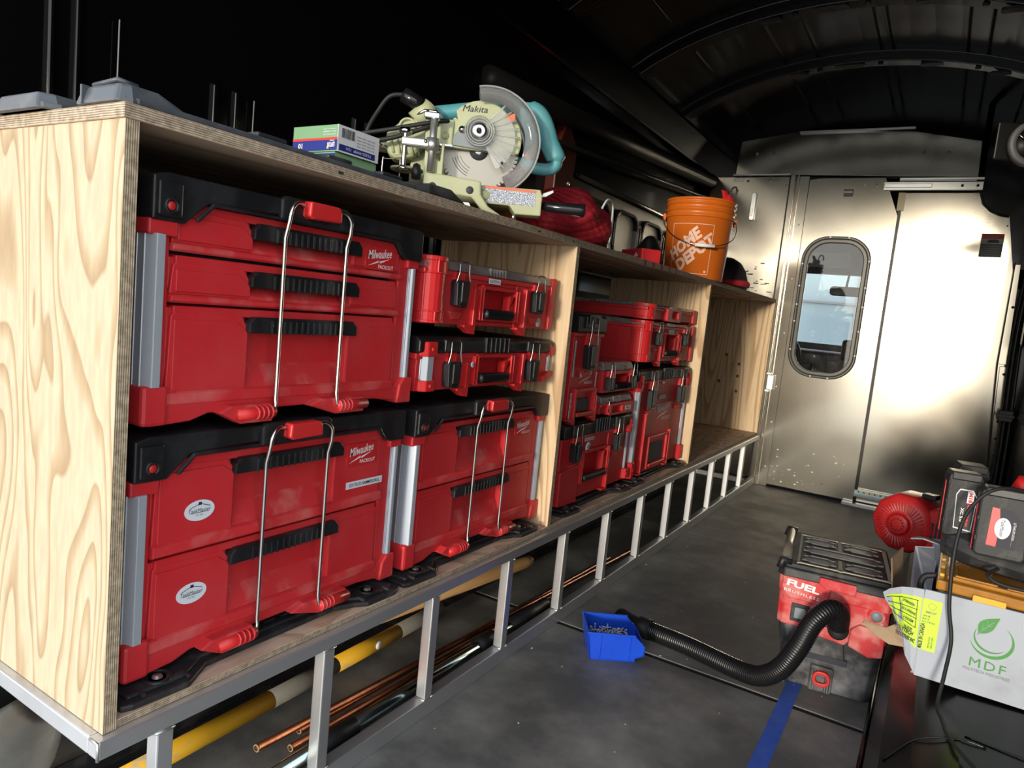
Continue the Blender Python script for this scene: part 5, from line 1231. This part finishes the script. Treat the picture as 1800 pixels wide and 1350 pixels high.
# ------------------------------------------------------------------ on the wheel arch
M['boxwhite'] = mat('white_cardboard', (.37,.40,.45), .65, col2=(.29,.31,.34), scale=11, detail=8, lo=.5, hi=.8)
M['kraft'] = mat('brown_cardboard', (.34,.24,.15), .8, col2=(.27,.18,.11), scale=15)
M['mdfgreen'] = mat('print_green', (.06,.25,.05), .5)
M['printgrey'] = mat('print_grey', (.18,.20,.20), .6)
M['amber'] = mat('amber_clear_plastic', (.62,.27,.02), .2, trans=.35, col2=(.45,.18,.02), scale=20)
M['yellowp'] = mat('yellow_plastic', (.75,.38,.03), .4)
ARCH = .2925
def carton_box():
    t = thing('cardboard_carton', 'torn white cardboard carton with green leaf print on the wheel arch', 'carton', (.930, 1.100, ARCH), math.radians(-1.5))
    W_, D_, H_ = .325, .54, .178
    b = MB(); b.prism([(.006, .0), (W_, .0), (W_, H_+.004), (.002, H_), (-.002, .13), (-.001, .06)], 1, 0, .005); fw_ = b.build('front_wall', M['boxwhite'], t)
    MB().box(0.0, W_, .006, D_, 0, .004).build('bottom_wall', M['kraft'], t)
    MB().box(W_-.005, W_, .006, D_, .004, H_).build('end_wall', M['boxwhite'], t)
    MB().box(0.0, W_-.006, D_-.005, D_, .004, H_-.02).build('back_wall', M['boxwhite'], t)
    # left end: torn flap bulging out, brown ply peeled down, wall behind
    b = MB(); n = 8; top = [(.0, .0, H_), (-.018, -.002, H_-.001), (-.038, .006, H_-.008), (-.058, .02, H_-.022), (-.068, .03, H_-.036)]; bot = [(.004, .0, .004), (-.002, -.002, .016), (-.012, .004, .034), (-.020, .014, .056), (-.034, .026, .084)]
    vs = []
    for p, q in zip(top, bot):
        for k in range(5):
            f_ = k/4; jx = random.uniform(-.003, .003) if p is top[-1] else 0; vs.append((p[0]+(q[0]-p[0])*f_+jx, p[1]+(q[1]-p[1])*f_, p[2]+(q[2]-p[2])*f_))
    b._f(vs, [(i*5+k, i*5+k+1, (i+1)*5+k+1, (i+1)*5+k) for i in range(4) for k in range(4)]); fl_ = b.build('torn_flap', M['boxwhite'], t); s_ = fl_.modifiers.new('sol', 'SOLIDIFY'); s_.thickness = .004; s_.offset = 1
    # lime label wraps the fold: front piece and flap piece
    lb = MB(); lb.box(-.001, .034, -.0008, .0, .056, .160); l1 = lb.build('lime_label', M['lime'], t)
    b = MB(); vs2 = []
    for p, q in zip(top, bot):
        for f_ in (.10, .70):
            vs2.append((p[0]+(q[0]-p[0])*f_-.0012, p[1]+(q[1]-p[1])*f_-.0050, p[2]+(q[2]-p[2])*f_))
    b._f(vs2, [(2*i, 2*i+1, 2*i+3, 2*i+2) for i in range(4)]); l2 = b.build('lime_label', M['lime'], fl_); l2.modifiers.new('sol', 'SOLIDIFY').thickness = .0006
    def ptf(u, f_):  # point on the flap label, u 0..4 across
        i = min(3, int(u)); r = u-i; a = Vector(top[i]).lerp(Vector(top[i+1]), r); c = Vector(bot[i]).lerp(Vector(bot[i+1]), r); p = a.lerp(c, f_); return (p.x-.0020, p.y-.0072, p.z)
    g = MB()
    for f_ in (.14, .25, .36, .47): g.tube([ptf(u, f_) for u in (.3, 1, 2, 3, 3.8)], .0005, 4)
    g.tube([ptf(.4, .14), ptf(.4, .47)], .0005, 4); g.tube([ptf(2.2, .14), ptf(2.2, .47)], .0005, 4)
    g.build('label_grid', M['ink'], fl_)
    for s, u, f_, w_, h_ in (('STRENGTH', 1.3, .19, .022, .005), ('EX-X STRONG', 1.3, .30, .026, .005), ('COLOR', 1.3, .41, .020, .0055), ('BLACK', 1.3, .52, .016, .005), ('POLYTECH', 1.9, .60, .034, .009), ('INDUSTRIES INC.', 1.7, .68, .036, .008)):
        p = ptf(u, f_); text(s, w_, h_, M['ink'], fl_, (p[0], p[1]-.003, p[2]), (PI/2, .22, -.18), bold=.03)
    text('MDF', .018, .005, M['printgrey'], l1, (.018, -.0012, .134), FY, bold=.02)
    MB().lathe([(.006, -.0012), (.0067, -.0012), (.0067, -.0010), (.006, -.0010)], (.018, 0, .147), 1, 20).build('ring_mark', M['printgrey'], l1)
    for s, z_ in (('38X38', .126), ('BLACK', .120), ('EX-X STRONG', .114)): text(s, .012 if len(s) < 6 else .022, .0038, M['ink'], l1, (.011 if len(s) < 6 else .016, -.0012, z_), FY)
    text('MADE IN CANADA', .052, .0085, M['ink'], l1, (.007, -.0012, .084), (0, -PI/2, 0) if 0 else Matrix(((0,-1,0),(0,0,-1),(1,0,0))).to_euler(), bold=.03)
    text('PRODUCTION', .022, .003, M['ink'], l1, (.022, -.0012, .074), Matrix(((0,-1,0),(0,0,-1),(1,0,0))).to_euler())
    text('INDUSTRY 2BF17', .024, .003, M['ink'], l1, (.027, -.0012, .075), Matrix(((0,-1,0),(0,0,-1),(1,0,0))).to_euler())
    # green leaf and swoosh
    y = -.0008
    def crescent(c, r0, r1, off, a0, a1, mt):
        n = 28; o_, i_ = [], []
        for k in range(n+1):
            a = math.radians(a0+(a1-a0)*k/n); w_ = math.sin(PI*k/n); o_.append((c[0]+r0*math.cos(a), c[1]+r0*math.sin(a))); i_.append((c[0]+(r0-r1*w_)*math.cos(a), c[1]+(r0-r1*w_)*math.sin(a)))
        m2 = MB(); vs = [(p[0], y, p[1]) for p in o_]+[(p[0], y, p[1]) for p in i_]; m2._f(vs, [(k, k+1, n+2+k, n+1+k) for k in range(n)]); m2.build('green_swoosh', mt, fw_)
    crescent((.1215, .112), .0350, .006, 0, 190, 420, M['mdfgreen'])
    crescent((.1200, .116), .0285, .004, 0, 150, 325, M['mdfgreen'])
    lf = MB(); q = spline([(.098, .120, 0), (.096, .138, 0), (.105, .150, 0), (.124, .158, 0), (.1275, .1585, 0), (.125, .150, 0), (.120, .134, 0), (.110, .124, 0), (.098, .120, 0)], 4); lf.prism([(p.x, p.y) for p in q[:-1]], 1, y-.0003, y+.0003); lf = lf.build('leaf_print', M['mdfgreen'], fw_)
    vn = MB(); vn.tube([(.097, y-.0004, .117), (.106, y-.0004, .132), (.120, y-.0004, .150)], .0006, 4)
    for p0, p1 in (((.104, .129), (.103, .140)), ((.104, .129), (.113, .131)), ((.110, .138), (.109, .149)), ((.110, .138), (.119, .141))): vn.tube([(p0[0], y-.0004, p0[1]), (p1[0], y-.0004, p1[1])], .0004, 4)
    vn.build('leaf_vein', M['boxwhite'], lf)
    text('MDF', .058, .0175, M['mdfgreen'], fw_, (.121, y, .0620), FY, bold=.0, space=1.2)
    text('POLYTECH INDUSTRIES', .075, .0055, M['printgrey'], fw_, (.121, y, .0465), FY)
    # torn brown ply at the bottom left
    def sheet(name, pts_, mt, th=.003):
        m3 = MB(); m3._f(pts_, [tuple(range(len(pts_)))]); o = m3.build(name, mt, t); o.modifiers.new('sol', 'SOLIDIFY').thickness = th; return o
    sheet('peeled_ply', [(-.030, .02, .092), (-.055, .0, .078), (-.094, -.006, .084), (-.098, -.002, .074), (-.075, -.004, .058), (-.045, .0, .046), (-.018, .004, .048)], M['kraft'])
    sheet('peeled_ply', [(-.06, .06, .150), (-.072, .14, .185), (-.058, .24, .19), (-.045, .24, .10), (-.045, .10, .06)], M['kraft'])
    sheet('side_flap', [(-.030, .30, .08), (-.034, .30, .185), (.004, .28, .198), (.010, .20, .19), (.010, .20, .09)], M['boxwhite'])
    sheet('side_flap', [(-.046, .34, .19), (-.02, .30, .205), (.016, .32, .195), (.014, .40, .185), (-.03, .42, .18)], M['boxwhite'])
    MB().box(.0, .005, .10, D_-.01, .004, .10).build('end_wall', M['kraft'], t)
carton_box()
def organiser():
    t = thing('amber_organiser', 'black organiser with amber see-through lid inside the torn carton', 'organiser', (.948, 1.113, ARCH+.0045), math.radians(-1.5))
    W_, D_ = .295, .46
    MB().box(0.002, W_, .0, D_, .0, .176).build('base', M['black'], t, .006)
    b = MB(); b.box(0.0, W_+.002, -.002, D_+.002, .175, .196); b.prism([(.015, .015), (W_-.015, .015), (W_-.015, D_-.015), (.015, D_-.015)], 2, .195, .204)
    ld = b.build('lid', M['amber'], t, .004)
    for k in range(7): MB().box(.004, .012, .03+k*.06, .055+k*.06, .194, .2015).build('lid_clip', M['yellowp'], ld, .001)
    for k in range(3): MB().box(.03+k*.085, .10+k*.085, .02, .024, .203, .207).build('lid_rib', M['amber'], ld, .001)
    for k in range(5): MB().box(.03+k*.06, .034+k*.06, .03, D_-.04, .2035, .206).build('lid_rib', M['amber'], ld, .001)
    b = MB(); b.hole_ring([(.062, .138), (.116, .138), (.116, .186), (.062, .186)], [(.074, .150), (.104, .150), (.104, .174), (.074, .174)], 1, -.012, .0); b.build('front_latch', M['yellowp'], t, .0015)
    MB().tube(spline([(.0, .05, .19), (-.022, .05, .18), (-.026, .05, .155), (-.018, .05, .13), (.0, .05, .125)]), .006, 8).build('side_handle', M['rubber'], t)
organiser()
TZ = ARCH+.0045+.2065
def battery(label, loc, rz, tilt, face):
    t = thing('battery_pack', label, 'battery', loc, rz, 'black battery packs'); t.rotation_euler = (tilt, 0, rz)
    w, d, h = .086, .062, .135
    b = MB(); b.prism(rrect(0, w, 0, h, .010, 3), 1, 0, d); bd = b.build('battery_case', M['black_dusty'], t, .004)
    for x in (-.001, w-.004):
        for z in (.03, .07, .11): MB().box(x, x+.005, -.0015, .012, z, z+.010).build('case_notch', M['rubber'], bd, .001)
    MB().box(-.002, w+.002, d*.45, d*.55, .006, h-.02).build('red_seam', M['red_bright'], bd, .001)
    MB().box(.006, w-.006, -.002, d, h-.014, h+.004).build('slide_rail', M['black'], bd, .003)
    if face == 'label':
        MB().prism([(.020, .025), (.066, .022), (.068, .085), (.058, .098), (.022, .100)], 1, -.0012, .0).build('rating_label', M['ink'], bd)
        MB().prism([(.0195, .0245), (.036, .0235), (.038, .070), (.034, .0995), (.0215, .1005)], 1, -.0018, -.001).build('label_red', M['red_bright'], bd)
        q = [(.043+.0135*math.cos(a*PI/12), .062+.021*math.sin(a*PI/12)) for a in range(24)]
        s_ = MB().prism(q, 1, -.0028, -.0018).build('oval_sticker', M['sticker'], bd)
        text('TaskMaster', .034, .0065, M['ink'], s_, (.042, -.0034, .062), Matrix(((0,1,0),(0,0,-1),(-1,0,0))).to_euler(), shear=.2)
        for k in range(5): text('18V lithium-ion battery', .040, .0022, M['label_grey'], bd, (.060, -.0016, .05+0*k), Matrix(((0,1,0),(0,0,-1),(-1,0,0))).to_euler()) if k == 0 else None
        text('LITHIUM-ION', .034, .0045, M['white'], bd, (.0615, -.0018, .060), Matrix(((0,1,0),(0,0,-1),(-1,0,0))).to_euler())
    else:
        MB().hole_ring([(.026, .020), (.070, .016), (.074, .090), (.062, .104), (.030, .104), (.022, .092)], [(.028, .0225), (.068, .0185), (.072, .089), (.061, .1015), (.031, .1015), (.024, .0905)], 1, -.0014, .0).build('panel_line', M['cartonw'], bd)
        rot = Matrix(((0,1,0),(0,0,-1),(-1,0,0))).to_euler()
        MB().box(.050, .066, -.0016, -.0008, .076, .100).build('red_patch', M['sticker'], bd)
        text('M18', .021, .0105, M['red_bright'], bd, (.058, -.0022, .088), rot, bold=.05)
        text('REDLITHIUM', .046, .0065, M['red_label2'], bd, (.0560, -.0018, .050), rot, bold=.04)
        text('XC 5.0', .030, .0080, M['white'], bd, (.042, -.0018, .050), rot, bold=.03)
    if face != 'label': t.scale = (.74, 1, 1)
    return t
M['red_label2'] = mat('bright_red_print', (.60,.03,.03), .5)
def tools_on_box():
    t = thing('corded_tool', 'black and red power tool lying on the amber organiser under the batteries', 'power tool', (.955, 1.20, TZ), 0)
    MB().tube([(.0, .06, .034), (.03, .05, .034), (.06, .03, .030), (.07, .025, .026), (.16, -.01, .026), (.17, -.015, .030), (.22, -.02, .030)], [.028, .034, .032, .026, .026, .030, .030], 8).build('barrel', M['black_dusty'], t, .001)
    for k in range(9): MB().tube([(.006+k*.005, .030-k*.001, .044+k*.0005), (.008+k*.005, .080, .050)], .0016, 5).build('rib', M['tanbar'], t)
    MB().prism([(.04, .02), (.10, .02), (.25, .03), (.25, .13), (.16, .16), (.05, .15), (.03, .08)], 1, .11, .17).build('red_housing', M['red_bright'], t, .012)
    MB().tube([(.12, .13, .150), (.125, .13, .172), (.17, .12, .176)], [.022, .024, .022], 8).build('red_nose', M['red_bright'], t)
    battery('black battery with white oval sticker, front one on the amber organiser', (1.000, 1.165, TZ+.043), math.radians(2), math.radians(-4), 'label')
    battery('black battery with red lettering, left of the one with the oval sticker', (.945, 1.235, TZ+.052), math.radians(8), math.radians(-3), 'letters')
    battery('dusty black battery standing behind the lettered one', (.965, 1.44, TZ+.042), math.radians(10), math.radians(0), 'letters')
    c = MB().tube(spline([(1.13, 1.20, TZ+.175), (1.03, 1.13, TZ+.190), (.985, 1.11, TZ+.150), (.968, 1.085, TZ+.08), (.972, 1.065, .47), (.985, 1.055, .40), (.982, 1.02, .345), (.977, .98, .300), (.985, .93, .2965), (1.00, .86, .2965), (1.06, .74, .2965)], 10), .0036, 8).build('power_cord', M['rubber'], None)
    tag(c, 'thin black power cord hanging over the front of the white carton', 'cord')
    c = MB().tube(spline([(1.046, 1.16, TZ+.026), (1.030, 1.135, TZ+.016), (1.05, 1.125, TZ+.006), (1.10, 1.13, TZ+.004), (1.2, 1.15, TZ+.004)], 8), .0036, 8).build('power_cord', M['rubber'], None)
    tag(c, 'short black cord coming out below the front battery', 'cord')
tools_on_box()

def red_motor():
    t = thing('red_power_tool', 'red power tool with round finned motor end behind the shop vacuum', 'power tool', (.925, 2.02, ARCH+.003), math.radians(-20))
    R_ = M['red_bright']; c = (-.05, 0, .098)
    b = MB(); b.lathe([(0, -.082), (.030, -.080), (.034, -.074), (.034, -.066), (.074, -.060), (.092, -.045), (.095, -.03), (.095, .06), (.08, .075), (0, .075)], c, 1, 10); bd = b.build('motor_shell', R_, t, .004)
    for k in range(40):
        a = 2*PI*k/40; MB().tube([(c[0]+.040*math.cos(a), -.066, c[2]+.040*math.sin(a)), (c[0]+.070*math.cos(a+.12), -.062, c[2]+.070*math.sin(a+.12))], .0024, 5).build('cooling_fin', M['vred'], bd)
    for k in range(12):
        a = 2*PI*k/12; MB().disc((c[0]+.018*math.cos(a), -.0835, c[2]+.018*math.sin(a)), .0025, 1, .002, 6).build('vent_hole', M['ink'], bd)
    b = MB(); b.prism([(.0, .02), (.0, .150), (.05, .175), (.10, .14), (.135, .09), (.13, .02)], 1, -.045, .06); hs = b.build('side_housing', R_, t, .008)
    for k in range(8): MB().box(.012+k*.011, .018+k*.011, -.048, -.043, .070, .125).build('vent_slot', M['ink'], hs)
    MB().prism([(.085, .10), (.115, .09), (.115, .12), (.09, .13)], 1, -.056, -.044).build('bolt_lug', R_, hs, .002)
    MB().disc((.10, -.058, .108), .006, 1, .002, 10).build('bolt_hole', M['ink'], hs)
    MB().box(-.02, .02, -.01, .03, .185, .200).build('rocker', M['black'], t, .003)
    MB().box(.04, .15, -.02, .03, .0, .05).build('tool_foot', M['rubber'], t, .01)
red_motor()

def reel():
    t = thing('cable_reel', 'grey rimmed wheel hanging high on the right side of the van', 'reel', (1.045, 2.37, 1.640), math.radians(25))
    b = MB(); b.lathe([(.054, -.012), (.070, -.014), (.073, -.008), (.073, .010), (.054, .012), (.052, 0), (.054, -.012)], (0, 0, 0), 1, 36); b.build('grey_rim', M['greyrim'], t)
    b = MB(); b.lathe([(0, -.010), (.006, -.010), (.012, -.006), (.014, .004), (0, .004)], (0, 0, 0), 1, 18); b.build('hub', M['steel'], t)
    for k in range(3):
        a = 2*PI*k/3+.5; MB().tube([(.012*math.cos(a), 0, .012*math.sin(a)), (.055*math.cos(a), 0, .055*math.sin(a))], .003, 6).build('spoke', M['steel'], t)
    MB().lathe([(.0, .006), (.053, .006), (.053, .009), (0, .009)], (0, 0, 0), 1, 30).build('back_disc', M['panel_dark'], t)
    fr = MB(); fr.tube([(-.025, .0, .072), (-.022, .0, .105), (.01, .0, .125), (.05, .0, .12)], .006, 8); fr.tube([(-.01, 0, .073), (.02, 0, .112)], .004, 6); fr.build('orange_bracket', M['yellowp'], t)
    MB().tube([(.01, .0, .12), (.06, .02, .30), (.16, .05, .42)], .004, 6).build('hanging_strap', M['rubber'], t)
    MB().box(-.10, .02, .02, .03, -.05, .07).build('back_plate', M['panel_dark'], t, .004)
M['greyrim'] = mat('grey_rim', (.13,.13,.135), .5)
reel()
# crumbs and offcuts on the floor
db = MB()
for k in range(90):
    x, y = random.uniform(.03, .85), random.uniform(.3, 3.9); r = random.choice((.0008, .0012, .0016, .0024)); a = random.uniform(0, PI)
    dx, dy = math.cos(a)*r*random.uniform(1, 3), math.sin(a)*r*2; db._f([(x-dx, y-dy, .0004), (x+dx*.6, y-dy, .0004), (x+dx, y+dy, .0008), (x-dx*.7, y+dy, .0008), (x, y, .0014)], [(0,1,4), (1,2,4), (2,3,4), (3,0,4), (3,2,1,0)])
tag(db.build('sawdust_crumbs', M['tan2'] if 'tan2' in M else M['cartonw'], None), 'pale crumbs and offcuts scattered over the black floor', 'debris', kind='stuff')
